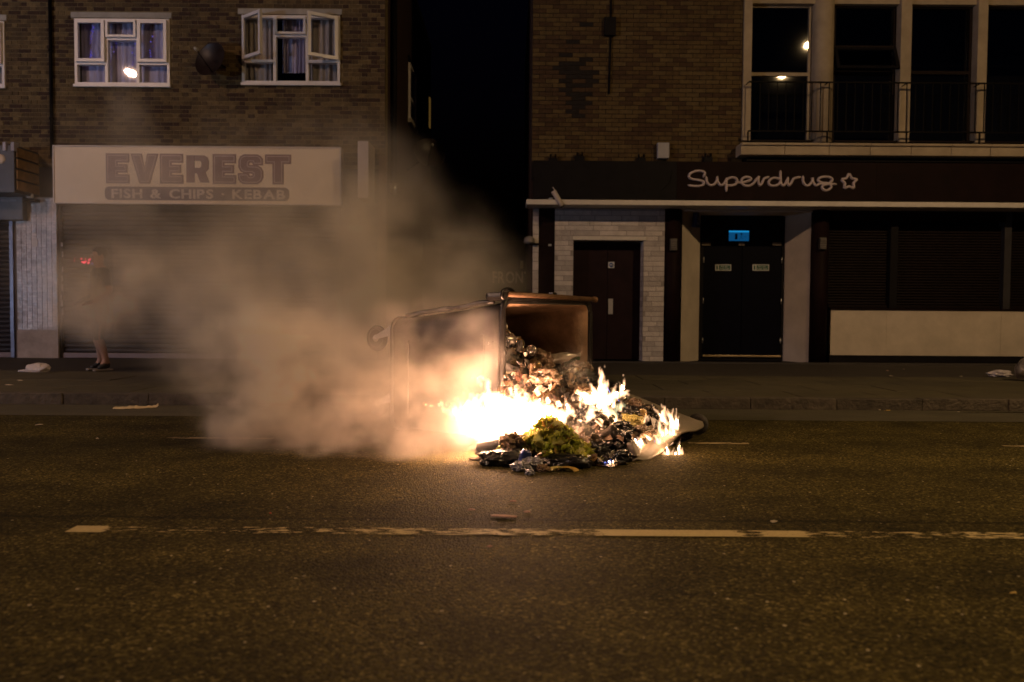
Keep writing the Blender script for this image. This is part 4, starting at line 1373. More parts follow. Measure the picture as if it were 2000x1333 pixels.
for k, (pa, pb, lab) in enumerate(((1397, 1428, 'fire exit keep clear plate on the navy door leaf beside the purple alarm box'), (1470, 1502, 'fire exit keep clear plate on the navy door leaf nearer the purple shutter'))):
    q = rect(pa, 517, pb, 529, RYD + .06)
    t = thing('door_sign', lab, 'sign', ((q[0] + q[1]) / 2, RYD + .06, q[2]), group='fire exit plates')
    box_part('plate', mat('sign_white', (0.55, 0.55, 0.58)), t, q[0], q[1], RYD + .062, RYD + .068, q[2], q[3])
    w_ = q[1] - q[0]; h_ = q[3] - q[2]
    box_part('green_panel', mat('sign_green', (.03, .10, .07), .5, var=.1), t, q[0] + .23 * w_, q[1] - .05 * w_, RYD + .059, RYD + .0615, q[2] + .12 * h_, q[3] - .12 * h_)
    box_part('pictogram', mat('sign_green', (.03, .10, .07)), t, q[0] + .06 * w_, q[0] + .17 * w_, RYD + .059, RYD + .0615, q[2] + .15 * h_, q[3] - .15 * h_)
    letters('Fire exit', q[0] + .36 * w_, q[1] - .22 * w_, q[2] + .53 * h_, q[3] - .2 * h_, RYD + .0585, mat('sign_white', (0.55, 0.55, 0.58)), t, depth=.002)
    letters('Keep clear', q[0] + .30 * w_, q[1] - .12 * w_, q[2] + .2 * h_, q[3] - .55 * h_, RYD + .0585, mat('sign_white', (0.55, 0.55, 0.58)), t, depth=.002)
# lit exit sign
q = rect(1424, 451, 1463, 471, RYD - .02)
ex_ = thing('exit_sign', 'glowing blue emergency exit box above the navy double doors', 'exit sign', ((q[0] + q[1]) / 2, RYD, q[2]))
box_part('case', M_BLACK, ex_, q[0] - .012, q[1] + .012, RYD - .005, RYD + .048, q[2] - .012, q[3] + .012, .004)
M_EX = emis('exit_blue', (0.006, 0.14, 0.38), 0.38)
M_EX2 = emis('exit_blue_bright', (0.01, 0.30, 0.70), 0.75)
box_part('lens', M_EX, ex_, q[0], q[1], RYD - .016, RYD - .006, q[2], q[3] - .03)
box_part('lamp_strip', M_EX2, ex_, q[0], q[1], RYD - .016, RYD - .006, q[3] - .029, q[3])
M_EXD = mat('exit_dark', (.01, .05, .12), .6)
w_ = q[1] - q[0]; h_ = q[3] - q[2]
pg = MB()
pg.box(q[0] + .30 * w_, q[0] + .42 * w_, RYD - .0185, RYD - .0165, q[2] + .15 * h_, q[2] + .7 * h_)
pg.build('door_mark', M_EXD, ex_)
cx = q[0] + .62 * w_
pg = MB(); pg.lathe([(0, -.001), (.018, -.001), (.018, .001)], 12, 'Y', (cx, RYD - .0175, q[2] + .68 * h_)); pg.build('figure_head', M_EXD, ex_)
pg = MB()
for a_, b_ in (((0, .55), (-.02, .35)), ((-.02, .35), (.07, .2)), ((-.02, .35), (-.1, .15)), ((0, .52), (.09, .45)), ((0, .52), (-.08, .42))):
    pg.tube([(cx + a_[0] * w_, RYD - .0175, q[2] + a_[1] * h_), (cx + b_[0] * w_, RYD - .0175, q[2] + b_[1] * h_)], .009, 6, flat=.2)
pg.build('figure_body', M_EXD, ex_)
pg = MB(); pg.tube([(q[0] + .88 * w_, RYD - .0175, q[2] + .4 * h_), (q[0] + .74 * w_, RYD - .0175, q[2] + .4 * h_)], [.02, .008], 6, flat=.2); pg.build('arrow', M_EXD, ex_)

# triangular purple alarm box on the splay
c = at(1352, 430, FY + .2)
al = thing('alarm_box', 'purple triangular alarm box on the cream splay beside the fire doors', 'alarm box', (c.x, c.y, c.z), (0, 0, math.atan2(RYD - FY + .02, ri0 - ro0)))
b = MB(); b.poly([(-.09, -.14), (.09, -.14), (.03, .14), (-.03, .14)], -.12, -.03); b.build('cover', mat('alarm_purple', (.03, .022, .07), .4, var=.2), al, world=False)
b = MB(); b.poly([(-.05, -.09), (.06, -.1), (.03, -.06), (.005, -.05), (-.02, -.04)], -.124, -.121); b.build('emblem', mat('alarm_pale', (.22, .2, .26), .5), al, world=False)
b = MB(); b.poly([(-.012, 0), (.03, -.02), (.012, .06)], -.124, -.121); b.build('emblem', mat('alarm_pale', (.22, .2, .26), .5), al, world=False)

# shuttered shop window, stall riser, plinth
sx0_, sx1_ = PX(1621, 560, FY), REND
zr1, zr0 = PZ(1800, 606, FY), PZ(1800, 695, FY)
segs = [(1621, 1738), (1752, 1960), (1973, 2100)]
for a, b_ in segs:
    x0, x1 = PX(a, 560, FY) + .003, PX(b_, 560, FY) - .003
    s_ = roller(br, x0, x1, zr1 + .03, PZ(1800, 440, FY), FY + .1, M_SHUTP, .05, M_SHUTP, .06)
    box_part('shutter_box', M_DARK, br, x0, x1, FY - .02, FY + .2, PZ(1800, 432, FY), GZ1)
    if a == 1621:
        pass
for a, b_ in ((1738, 1752), (1960, 1973)):
    box_part('shutter_post', M_BLACK if a == 1738 else mat('grey_post', (.035, .033, .04), .4), br, PX(a, 560, FY) - .002, PX(b_, 560, FY) + .002, FY - .0, FY + .2, zr1 + .03, GZ1)
box_part('window_sill', M_DARK, br, sx0_, sx1_, FY - .05, FY + .2, zr1 - .002, zr1 + .026, .004)
for a, b_ in ((1621, 1730), (1730, 1953), (1953, 2150)):
    box_part('stall_riser', M_CREAM, br, PX(a, 650, FY) + .0015, PX(b_, 650, FY) - .0015, FY - .02, FY + .2, zr0, zr1 - .006)
box_part('plinth', M_BLACK, br, sx0_, sx1_, FY - .03, FY + .2, PZ0, zr0 - .003)
b = MB(); b.box(sx0_, REND, FY + .21, FY + .3, PZ0, GZ1); b.build('shop_back', M_ROOM, br)
b = MB(); b.box(fxl + .01, REND, FY, FY + .35, GZ1 + .06, RZ0 - .302); b.build('beam', M_BLACK, br)
box_part('step', mat('dark_step', (.035, .03, .03), .7, var=.3, scale=6), br, PX(1130, 710, FY - .2), REND, FY - .35, FY - .09, PZ0 - .01, PZ0 + .02, .006)

# small things on the facade
q = rect(1284, 279, 1307, 310, FY - .1)
ab = thing('alarm_box', 'pale grey alarm box on the yellow brick just above the fascia', 'alarm box', ((q[0] + q[1]) / 2, FY, q[2]))
box_part('cover', mat('alarm_grey', (.30, .30, .36), .4, var=.1), ab, q[0], q[1], FY - .12, FY - .012, q[2], q[3], .015)
c = at(1300, 312, FY - .02)
b = MB(); b.tube([c, (c.x + .06, FAY - .006, c.z - .25), (c.x + .03, FAY - .006, c.z - .45), (c.x - .12, FAY - .006, c.z - .6)], .004, 6); b.build('cable', M_IRON, ab)
q = rect(1180, 34, 1203, 70, FY - .06)
jb = thing('junction_box', 'black junction box with a hanging cable high on the yellow brick', 'junction box', ((q[0] + q[1]) / 2, FY, q[2]))
box_part('cover', M_BLACK, jb, q[0], q[1], FY - .09, FY - .012, q[2], q[3], .01)
ca = at(1194, -20, FY - .03); cb = at(1192, 100, FY - .03); cc = at(1189, 184, FY - .03)
b = MB(); b.tube([ca, at(1193, 33, FY - .03)], .016, 8); b.build('cable', M_BLACK, jb)
b = MB(); b.tube([at(1193, 71, FY - .03), cb, cc], .018, 8); b.build('cable', M_BLACK, jb)
for (px, py, lab) in ((1080, 312, 'farthest from the alarm box'), (1132, 308, 'with two prongs'), (1252, 312, 'next to the alarm box'), (1382, 310, 'nearest the stone ledge')):
    q = at(px, py, FY - .06)
    st = thing('bracket', 'small dark leftover fixing bracket on the fascia top, ' + lab, 'bracket', q, group='leftover fascia brackets')
    b = MB(); b.bev(-.08, .08, -.05, .04, -.07, .02, .01); b.build('base', M_BLACK, st, world=False)
    b = MB(); b.bev(-.06, -.03, -.04, .0, .022, .09, .005); b.build('prong', M_IRON, st, world=False)
    b = MB(); b.bev(.03, .06, -.04, .0, .022, .09, .005); b.build('prong', M_IRON, st, world=False)

# cctv camera at the end of the ledge
c = at(1089, 389, LY2 + .05)
cc_ = thing('security_camera', 'white tube security camera tilted down on the canopy ledge', 'security camera', (c.x - .07, LY2 + .1, lz1_))
a_ = at(1081, 374, LY2 + .02); b_ = at(1098, 403, LY2 - .02)
b = MB(); b.tube([a_, b_], .045, 14); b.build('tube', mat('camera_white', (.50, .44, .42), .5, var=.1), cc_)
dv = (b_ - a_).normalized()
b = MB(); b.tube([b_ + dv * .001, b_ + dv * .012], .036, 14); b.build('lens', M_BLACK, cc_)
b = MB(); b.tube([a_ - dv * .02 + Vector((0, -.0, .05)), b_ + dv * .03 + Vector((.02, 0, .05))], [.03, .03], 8, flat=.25); b.build('hood', mat('camera_white', (.50, .44, .42)), cc_)
b = MB(); b.tube([a_.lerp(b_, .4), at(1080, 390, LY2 + .05), at(1076, 394, LY2 + .08)], .018, 8); b.build('arm', M_IRON, cc_)
b = MB(); b.lathe([(.05, 0), (.05, .03), (.03, .04)], 12, 'Z', (at(1077, 394, LY2 + .08).x, LY2 + .08, lz1_ + .001)); b.build('base', M_STEEL, cc_)

# ================================================================== STREET LAMPS on the near side (their light falls on the whole scene)
M_LENS_A = emis('lamp_lens_pinkish', LAMP_COL_A, LAMP_L)
M_LENS_B = emis('lamp_lens_amber', LAMP_COL_B, LAMP_L)
M_POST = mat('lamp_post_paint', (.03, .035, .03), .5, metal=.4)


def street_lamp(x, y, z, label, lens, base_y=-2.2):
    t = thing('street_lamp', label, 'street lamp', (x, base_y, 0), group='street lamps')
    b = MB(); b.tube([(x, base_y, 0), (x, base_y, z * .5), (x, base_y, z)], [.09, .07, .05], 12); b.build('post', M_POST, t)
    b = MB(); b.tube([(x, base_y, z), (x, (y + base_y) / 2, z + .45), (x, y - .3, z + .18)], .035, 8); b.build('arm', M_POST, t)
    b = MB(); b.bev(x - .16, x + .16, y - .4, y + .4, z + .06, z + .22, .05); b.build('head', M_POST, t)
    b = MB(); b.lathe([(0, -.07), (.08, -.06), (.13, -.02), (.14, .03)], 16, 'Z', (0, 0, 0))
    for v in b.v: v.x += x; v.y = y + v.y * 1.9; v.z += z + .03
    b.build('lens', lens, t)
    return t


street_lamp(-13.0, 1.5, 9.0, 'street lamp mirrored as a bright spot in the curtained window', M_LENS_A)
street_lamp(9.1, 1.9, 9.0, 'street lamp mirrored as bright ovals in the tall dark window', M_LENS_B)

# ---- patrol van parked out of view whose cool light bar glints on the tiled pillar and the shutters
vn = thing('parked_van', 'pale van with a lit cool white light bar, mirrored in the tiled pillar', 'van', (-15.4, 1.2, 0))
M_VAN = mat('van_paint', (.45, .45, .47), .35, var=.05)
b = MB(); b.bev(-17.6, -13.2, .2, 2.2, .35, 1.25, .12); b.bev(-17.6, -14.1, .25, 2.15, 1.2, 1.95, .15); b.build('body', M_VAN, vn)
M_VG = mat('van_glass', (.01, .01, .012), .08)
b = MB(); b.add([(-14.12, .35, 1.28), (-14.12, 2.05, 1.28), (-14.3, 1.98, 1.82), (-14.3, .42, 1.82), (-14.05, .35, 1.28), (-14.05, 2.05, 1.28), (-14.24, 1.98, 1.82), (-14.24, .42, 1.82)], [(3, 2, 1, 0), (4, 5, 6, 7), (0, 1, 5, 4), (1, 2, 6, 5), (2, 3, 7, 6), (3, 0, 4, 7)]); b.build('windscreen', M_VG, vn)
b = MB(); b.bev(-15.6, -14.7, 2.14, 2.17, 1.35, 1.8, .01); b.build('side_window', M_VG, vn)
for wx in (-16.8, -14.0):
    for wy in (.22, 2.02):
        b = MB(); b.lathe([(.2, -.1), (.33, -.1), (.34, -.06), (.34, .06), (.33, .1), (.2, .1)], 20, 'Y', (wx, wy + .0, .34)); tyr = b.build('wheel', mat('van_tyre', (.02, .02, .02), .8), vn)
        b = MB(); b.lathe([(0, -.08), (.2, -.09), (.2, .09), (0, .08)], 16, 'Y', (wx, wy, .34)); b.build('hub', M_STEEL, tyr)
for hy in (.5, 1.9):
    b = MB(); b.bev(-13.22, -13.17, hy - .14, hy + .14, .78, .96, .01); b.build('headlight', M_ALU, vn)
b = MB(); b.bev(-15.3, -15.0, .5, 1.9, 1.955, 2.0, .01); b.build('bar_base', M_BLACK, vn)
b = MB(); b.bev(-15.28, -14.7, 1.55, 1.92, 2.002, 2.10, .02); b.build('light_bar', emis('cool_light_bar', (.50, .68, 1.0), 900.0), vn)

# ================================================================== TIPPED WHEELIE BIN
BO = Vector((-0.06, 5.89, 0.0))
BA = math.atan2(-0.54, 0.84)
BM = Matrix.Translation(BO) @ Matrix.Rotation(BA, 4, 'Z')     # local x: out of the mouth, y: across the mouth, z: up
BW, BL = 1.36, 1.17


def bw(u, w, z):
    return BM @ Vector((u, w, z))


M_BIN = mat('bin_plastic', (0.032, 0.027, 0.025), 0.5, var=0.25, scale=5, bump=0.25, bscale=25, dirt=0.6)
M_BINR = mat('bin_rim_plastic', (0.014, 0.012, 0.011), 0.35, var=0.3, scale=9, bump=0.3, bscale=30, dirt=0.4)
M_BININ = mat('bin_inside_firelit', (0.40, 0.25, 0.16), 0.36, var=0.4, scale=6, bump=0.35, bscale=22, dirt=0.5)  # fire glow put into the colour: same dark plastic, made paler and orange
bn = thing('wheelie_bin', 'large four wheeled rubbish bin tipped on its back, mouth open and burning', 'wheelie bin', BO, (0, 0, BA))


def bin_section(u, inset=0.0, n=7, rad=0.09):
    t = -u / BL
    z1 = 1.085 - 0.155 * t - inset; z0 = 0.035 + inset
    w0 = 0.0 + 0.07 * t + inset; w1 = BW - 0.07 * t - inset
    return [Vector((u, p_[0], p_[1])) for p_ in rrect(w0, w1, z0, z1, max(rad - inset, .03), n)]


def sag(v):
    k = noise.noise(Vector((v.x * 2.2, v.y * 1.6, v.z * 2.0 + 4))) * 0.02
    if v.z > .8: v.z += k * .8 - 0.012 * math.sin(max(0, min(1, (v.x + BL) / BL)) * PI)
    else: v.y += k
    return v


rings = []
us = [-BL, -BL + .015, -.9, -.7, -.5, -.3, -.15, 0]
for i, u in enumerate(us): rings.append([sag(v) for v in bin_section(u, 0.03 if i == 0 else 0.0)])
nr = len(rings[0])
b = MB()
vs = [v for r_ in rings for v in r_]
fs = []
for i in range(len(rings) - 1):
    for k in range(nr):
        a, c = i * nr + k, i * nr + (k + 1) % nr
        fs.append((a, c, c + nr, a + nr))
fs.append(list(range(nr)))
b.add(vs, fs, 0, True)
no = len(b.v)
inr = []
for u in (0, -.15, -.3, -.5, -.7, -.9, -BL + .05): inr.append([sag(v) for v in bin_section(u, .018)])
vs = [v for r_ in inr for v in r_]
fs = []
for i in range(len(inr) - 1):
    for k in range(nr):
        a, c = i * nr + k, i * nr + (k + 1) % nr
        fs.append((a, c, c + nr, a + nr))
fs.append([(len(inr) - 1) * nr + k for k in range(nr)])
b.add(vs, fs, 1, True)
lip = [(no - nr * 1 + 0) for _ in range(1)]
o_start = (len(rings) - 1) * nr
for k in range(nr):
    b.f.append([o_start + k, o_start + (k + 1) % nr, no + (k + 1) % nr, no + k]); b.mi.append(0); b.sm.append(False)
b.build('body', [M_BIN, M_BININ], bn, world=False)
# rim: thick rolled flange round the mouth, scorched and uneven
b = MB()
rimp = bin_section(0.0, -0.022, 8)
rimp = [v + Vector((0.0, 0, 0)) for v in rimp]
rr5 = random.Random(3)
pts = rimp + [rimp[0], rimp[1]]
b.tube(pts, [0.026 + .004 * math.sin(i * 1.7) for i in range(len(pts))], 8, 0, False, 1.0)
for v in b.v: v += Vector((noise.noise(v * 9) * .006, noise.noise(v * 7 + Vector((3, 0, 0))) * .006, noise.noise(v * 6 + Vector((0, 5, 0))) * .007))
b.build('rim', M_BINR, bn, world=False, recalc=False)
# hinge bar along the top edge with its eye
M_BAR = mat('rusty_bar', (0.16, 0.09, 0.05), 0.5, metal=0.5, var=0.4, scale=12, bump=.3)
b = MB(); b.tube([(0.02, .03, 1.135), (0.02, .7, 1.128), (.02, BW + .06, 1.118)], .022, 10); b.build('hinge_bar', M_BAR, bn, world=False)
b = MB(); b.tube([(0.02, BW + .061, 1.118), (.02, BW + .085, 1.117)], .03, 10); b.build('bar_cap', M_BAR, bn, world=False)
pts = [(0.0, .02 + .09 * math.cos(a) * 1.0 + .03, 1.13 + .045 * math.sin(a)) for a in [k * 2 * PI / 18 for k in range(20)]]
b = MB(); b.tube(pts, .013, 7, 0, False); b.build('hinge_eye', M_BINR, bn, world=False)
b = MB(); b.bev(-.16, .02, -.025, .04, 1.085, 1.15, .03); b.build('hinge_lug', M_BINR, bn, world=False)
b = MB(); b.bev(-.02, .03, .68, .74, 1.13, 1.165, .01); b.build('stop_lug', M_BINR, bn, world=False)
# scorched strip peeling along the top edge
b = MB(); pts = [(u, .02 + .03 * noise.noise(Vector((u * 4, 0, 1))), 1.085 - .155 * (-u / BL) + .012 + .02 * noise.noise(Vector((u * 6, 2, 0)))) for u in [-.95 + k * .06 for k in range(15)]]
b.tube(pts, [.02 + .012 * noise.noise(Vector((k * .7, 0, 5))) for k in range(15)], 7); b.build('top_rib', M_BINR, bn, world=False)
# base edge moulding, side ribs
b = MB(); pts = bin_section(-BL + .03, -.012); pts += [pts[0], pts[1]]; b.tube(pts, .016, 6, 0, False); b.build('base_rim', M_BINR, bn, world=False, recalc=False)
for u in (-.98, -.2):
    b = MB(); t = -u / BL
    b.bev(u - .018, u + .018, .07 * t - .012, .07 * t + .004, .15, .85 - .1 * t, .008); b.build('rib', M_BIN, bn, world=False)
# castors on the base
M_TYRE = mat('solid_tyre', (0.05, 0.045, 0.042), 0.75, var=0.2, scale=12, bump=.2)
M_RIMW = mat('wheel_centre', (0.50, 0.47, 0.45), 0.45, var=0.2, scale=14, dirt=.4)


def castor(w, z, turn):
    c = Vector((-BL - .19, w, z))
    b = MB(); b.lathe([(.078, -.018), (.103, -.016), (.108, -.006), (.108, .006), (.103, .016), (.078, .018)], 26, 'Y', c); ty = b.build('wheel', M_TYRE, bn, world=False)
    b = MB(); b.lathe([(0, -.02), (.03, -.02), (.034, -.012), (.068, -.013), (.078, -.019), (.0785, .019), (.068, .013), (.034, .012), (0, .02)], 24, 'Y', c); b.build('wheel_centre', M_RIMW, ty, world=False)
    for s in (-1, 1):
        b = MB()
        y0 = w + s * .03
        b.add([(-BL + .0, y0 - .003, z + .115), (-BL + .0, y0 - .003, z + .03), (c.x - .012, y0 - .003, z - .016), (c.x - .016, y0 - .003, z + .012),
               (-BL + .0, y0 + .003, z + .115), (-BL + .0, y0 + .003, z + .03), (c.x - .012, y0 + .003, z - .016), (c.x - .016, y0 + .003, z + .012)],
              [(0, 1, 2, 3), (7, 6, 5, 4), (0, 4, 5, 1), (1, 5, 6, 2), (2, 6, 7, 3), (3, 7, 4, 0)])
        b.build('fork', M_STEEL, bn, world=False)
    b = MB(); b.tube([(c.x, w - .045, z), (c.x, w + .045, z)], .013, 8); b.build('axle_bolt', M_STEEL, bn, world=False)
    b = MB(); b.bev(-BL - .02, -BL - .001, w - .05, w + .05, z - .02, z + .11, .004); b.build('mounting_plate', M_STEEL, bn, world=False)


castor(.12, .775, 0); castor(.14, .22, 0); castor(BW - .15, .775, 0); castor(BW - .15, .22, 0)

# lid lying open on the road, warped and lifted at its far edge
M_LID = mat('lid_plastic', (0.25, 0.205, 0.165), 0.45, var=0.15, scale=4, bump=.12, dirt=.5)


def lid_z(u, w):
    f = max(0, w / BW)
    return 0.03 + f * (0.42 - 0.33 * min(max(u, 0) / 1.06, 1)) + .02 * math.sin(u * 4) * (1 - f)


b = MB()
nu, nw = 16, 18
o_ = rrect(0, 1.07, 0, BW, .12)
vt, vb, fs = [], [], []


def lid_uw(i, j):
    u, w = 1.08 * i / nu, BW * j / nw
    # round the outer corners
    for cw, s in ((0, 1), (BW, -1)):
        dw = (w - cw) * s; du = 1.08 - u
        if du < .13 and dw < .13:
            p_ = Vector((.13 - du, .13 - dw)); m_ = max(p_.x, p_.y)
            if m_ > 0 and p_.length > 0: p_ = p_ * (m_ / p_.length); u = 1.08 - (.13 - p_.x); w = cw + s * (.13 - p_.y)
    return u, w


for j in range(nw + 1):
    for i in range(nu + 1):
        u, w = lid_uw(i, j)
        edge = max(0, 1 - min(1.08 - u, w, BW - w) / .05)
        z = lid_z(u, w) - .03 * edge + .05 * math.exp(-((w - .75) / .3) ** 2) * max(0, (u - .75) / .3) + .006 * noise.noise(Vector((u * 5, w * 5, 0)))
        vt.append((u + .02, w, z + .012)); vb.append((u + .02, w, z - .004))
W1 = nu + 1
for j in range(nw):
    for i in range(nu):
        a = j * W1 + i; fs.append((a, a + 1, a + W1 + 1, a + W1))
n0 = len(vt)
fs2 = [tuple(n0 + q_ for q_ in f[::-1]) for f in fs]
bd = [i for i in range(W1)] + [j * W1 + nu for j in range(1, nw + 1)] + [nw * W1 + i for i in range(nu - 1, -1, -1)] + [j * W1 for j in range(nw - 1, 0, -1)]
fs3 = [(bd[k], n0 + bd[k], n0 + bd[(k + 1) % len(bd)], bd[(k + 1) % len(bd)]) for k in range(len(bd))]
b.add(vt + vb, fs + fs2 + fs3, 0, True)
lid = b.build('lid', M_LID, bn, world=False)
b = MB(); b.bev(1.01, 1.06, .02, .09, .035, .12, .012)
for v in b.v: v.y += (v.z - .05) * .15; v.x -= (v.z - .05) * .5
b.build('lid_lip', M_LID, lid, world=False)
b = MB(); b.lathe([(.06, -.02), (.085, -.016), (.09, 0), (.085, .016), (.06, .02)], 20, 'Y', (1.0, BW + .03, .095)); b.build('lid_roller', M_TYRE, lid, world=False)

# ================================================================== RUBBISH
def heap_z(u, w):
    f = min(max(w / BW, 0), 1)
    inn = 0.93 - 0.56 * f ** 0.75
    if u < -.15: inn += min(.06, (-.15 - u) * .12) - max(0, (-.75 - u)) * .8
    t = min(max((u + .14) / 1.16, 0), 1)
    lz = lid_z(u, max(w, 0)) if u > 0 else 0
    z = lz + (inn - lz) * (1 - t) ** 1.75 + (.075 * min(1, (1.05 - u) / .12) if u > .0 else 0)
    if w < .12 and u > 0:
        k = min(max((w + .30) / .42, 0), 1); z *= k * k * (3 - 2 * k)
    if u > .1 and w > .85: z = max(lid_z(u, w) * .96, z - (w - .85) * 1.1 * min(1, (u - .1) / .2))
    return z


def burnt_mat():
    m, t, N, L, p = nt('burnt_rubbish')
    g = N.new('ShaderNodeNewGeometry')
    v = N.new('ShaderNodeTexVoronoi'); v.inputs['Scale'].default_value = 17; L.new(g.outputs['Position'], v.inputs['Vector'])
    sp = N.new('ShaderNodeSeparateColor'); L.new(v.outputs['Color'], sp.inputs[0])
    rp = N.new('ShaderNodeValToRGB'); e = rp.color_ramp.elements
    cols_ = [(0, (.015, .012, .010)), (.28, (.035, .024, .017)), (.45, (.11, .065, .034)), (.58, (.05, .045, .04)), (.70, (.22, .155, .09)), (.82, (.09, .08, .08)), (.92, (.38, .32, .25)), (1, (.18, .07, .04))]
    e[0].color = (*cols_[0][1], 1); e[1].color = (*cols_[-1][1], 1)
    for q_, c in cols_[1:-1]:
        k = e.new(q_); k.color = (*c, 1)
    L.new(sp.outputs[0], rp.inputs[0])
    n = N.new('ShaderNodeTexNoise'); n.inputs['Scale'].default_value = 40; n.inputs['Detail'].default_value = 5; L.new(g.outputs['Position'], n.inputs['Vector'])
    mx = N.new('ShaderNodeMix'); mx.data_type = 'RGBA'; mx.blend_type = 'MULTIPLY'; mx.inputs[0].default_value = .8
    L.new(rp.outputs[0], mx.inputs[6]); L.new(n.outputs['Color'], mx.inputs[7])
    L.new(mx.outputs[2], p.inputs['Base Color'])
    p.inputs['Roughness'].default_value = .38
    b_ = N.new('ShaderNodeBump'); b_.inputs['Strength'].default_value = .8; b_.inputs['Distance'].default_value = .02
    L.new(n.outputs['Fac'], b_.inputs['Height']); L.new(b_.outputs[0], p.inputs['Normal'])
    return m


M_BURNT = burnt_mat()
b = MB()
GU, GW = 90, 80
vs, fs = [], []
for j in range(GW + 1):
    for i in range(GU + 1):
        u = -1.05 + (1.05 + 1.03) * i / GU; w = -.28 + (BW - .06 + .28) * j / GW
        if u < 0:
            w = max(w, .05 + .07 * (-u / BL)); w = min(w, BW - .05 - .07 * (-u / BL))
        z = heap_z(u, w)
        nv = Vector((u * 5, w * 5, z * 5))
        d = .07 * noise.noise(nv) + .06 * noise.noise(nv * 2.3) + .035 * abs(noise.noise(nv * 5)) - .03
        k = 1 if z > .06 else max(z / .06, 0)
        z = max(z + d * k - .03, .008 if u > .0 else .045)
        vs.append((u + .03 * noise.noise(nv * 1.7) * k, w + (.03 * noise.noise(nv * 1.7 + Vector((9, 0, 0))) * k if u > 0 else 0), z))
W1 = GU + 1
for j in range(GW):
    for i in range(GU):
        a = j * W1 + i; fs.append((a, a + 1, a + W1 + 1, a + W1))
b.add(vs, fs, 0, False)
bh = b.build('burnt_rubbish', M_BURNT, None, world=True, loc=(0, 0, 0))
bh.matrix_world = BM
bh['kind'] = 'stuff'; bh['label'] = 'charred mass of burnt rubbish filling the tipped bin and spilling over its lid'

M_CAN = [mat('sooty_aluminium', (.34, .31, .28), .3, metal=.85, var=.4, scale=18, dirt=.8),
         mat('blue_can_paint', (.05, .07, .22), .3, metal=.5, var=.3, scale=20, dirt=.5),
         mat('red_can_paint', (.35, .03, .03), .3, metal=.4, var=.3, scale=20, dirt=.5),
         mat('charred_can', (.06, .045, .035), .35, metal=.6, var=.5, scale=20, dirt=.6),
         mat('gold_can', (.34, .22, .09), .3, metal=.7, var=.3, scale=20, dirt=.6)]
M_ENDC = mat('can_end', (.55, .50, .44), .25, metal=.9, var=.2, scale=20, dirt=.3)
ri = random.Random(17)


def can_mesh(dent, seed):
    r_ = random.Random(seed)
    b = MB()
    n = 20
    prof = [(.026, 0), (.031, .004), (.033, .012), (.033, .035), (.033, .06), (.033, .085), (.033, .103), (.027, .115), (.026, .118)]
    o0 = len(b.v)
    b.lathe(prof, n, 'Z')
    for v in b.v:
        k = noise.noise(Vector((v.x * 30, v.y * 30, v.z * 22 + seed * 3)))
        v.x *= 1 + dent * k; v.y *= 1 + dent * k * .8
        v.x += dent * .02 * math.sin(v.z * 50 + seed)
    return b


def can(pos, rot, mi, label, group, dent=.2, scale=1.0, seed=0, open_end=False):
    t = thing('drink_can', label, 'can', pos, rot, group)
    b = can_mesh(dent, seed)
    for v in b.v: v.z -= .059; v *= scale
    b.build('can_wall', M_CAN[mi], t, world=False)
    b = MB(); b.lathe([(0, .0545), (.021, .0545), (.0225, .0605), (.0262, .0605), (.0268, .057)], 20, 'Z')
    for v in b.v: v *= scale
    b.build('can_end', M_ENDC, t, world=False)
    b = MB(); b.lathe([(0, -.050), (.018, -.053), (.023, -.0605), (.0262, -.0605), (.0268, -.057)], 20, 'Z')
    for v in b.v: v *= scale
    b.build('can_end', M_ENDC, t, world=False)
    return t


def blob(name, pos, size, m, seed, rough=.35, sub=3, freq=2.0, spikes=0.0, rot=(0, 0, 0)):
    bm = bmesh.new(); bmesh.ops.create_icosphere(bm, subdivisions=sub, radius=1)
    off = Vector((seed * 7.3, seed * 3.1, seed * 1.7))
    for v in bm.verts:
        c = v.co.copy()
        k = noise.noise(c * freq + off) * rough + abs(noise.noise(c * freq * 2.7 + off)) * rough * .7 - rough * .2
        if spikes: k += spikes * abs(noise.noise(c * freq * 6 + off))
        v.co = Vector((c.x * size[0], c.y * size[1], c.z * size[2])) * (1 + k)
        if v.co.z < -size[2] * .7: v.co.z = -size[2] * .7
    b = MB(); b.bm(bm, 0, False)
    return b.build(name, m, None, world=False, loc=pos, rot=rot)


M_BAGB = mat('black_bag_film', (.014, .013, .014), .22, var=.3, scale=20, bump=.7, bscale=26, spec=.6)
M_BAGC = mat('clear_brown_film', (.16, .11, .075), .25, var=.45, scale=14, bump=.8, bscale=30, spec=.6)
M_BAGY = mat('olive_bag', (.30, .25, .08), .45, var=.35, scale=16, bump=.6, bscale=35)
M_CARD = mat('scorched_card', (.24, .15, .085), .8, var=.4, scale=9, dirt=.8)
M_PAPER = mat('crumpled_paper', (.42, .35, .27), .8, var=.35, scale=12, dirt=.6)
M_GREENB = mat('green_bottle_glass', (.03, .06, .015), .12, var=.3, scale=12, spec=.7)
M_CLEARP = mat('smoky_plastic', (.20, .17, .14), .18, var=.4, scale=14, spec=.7)


def rot_r():
    return (ri.uniform(0, PI), ri.uniform(0, PI), ri.uniform(0, 2 * PI))


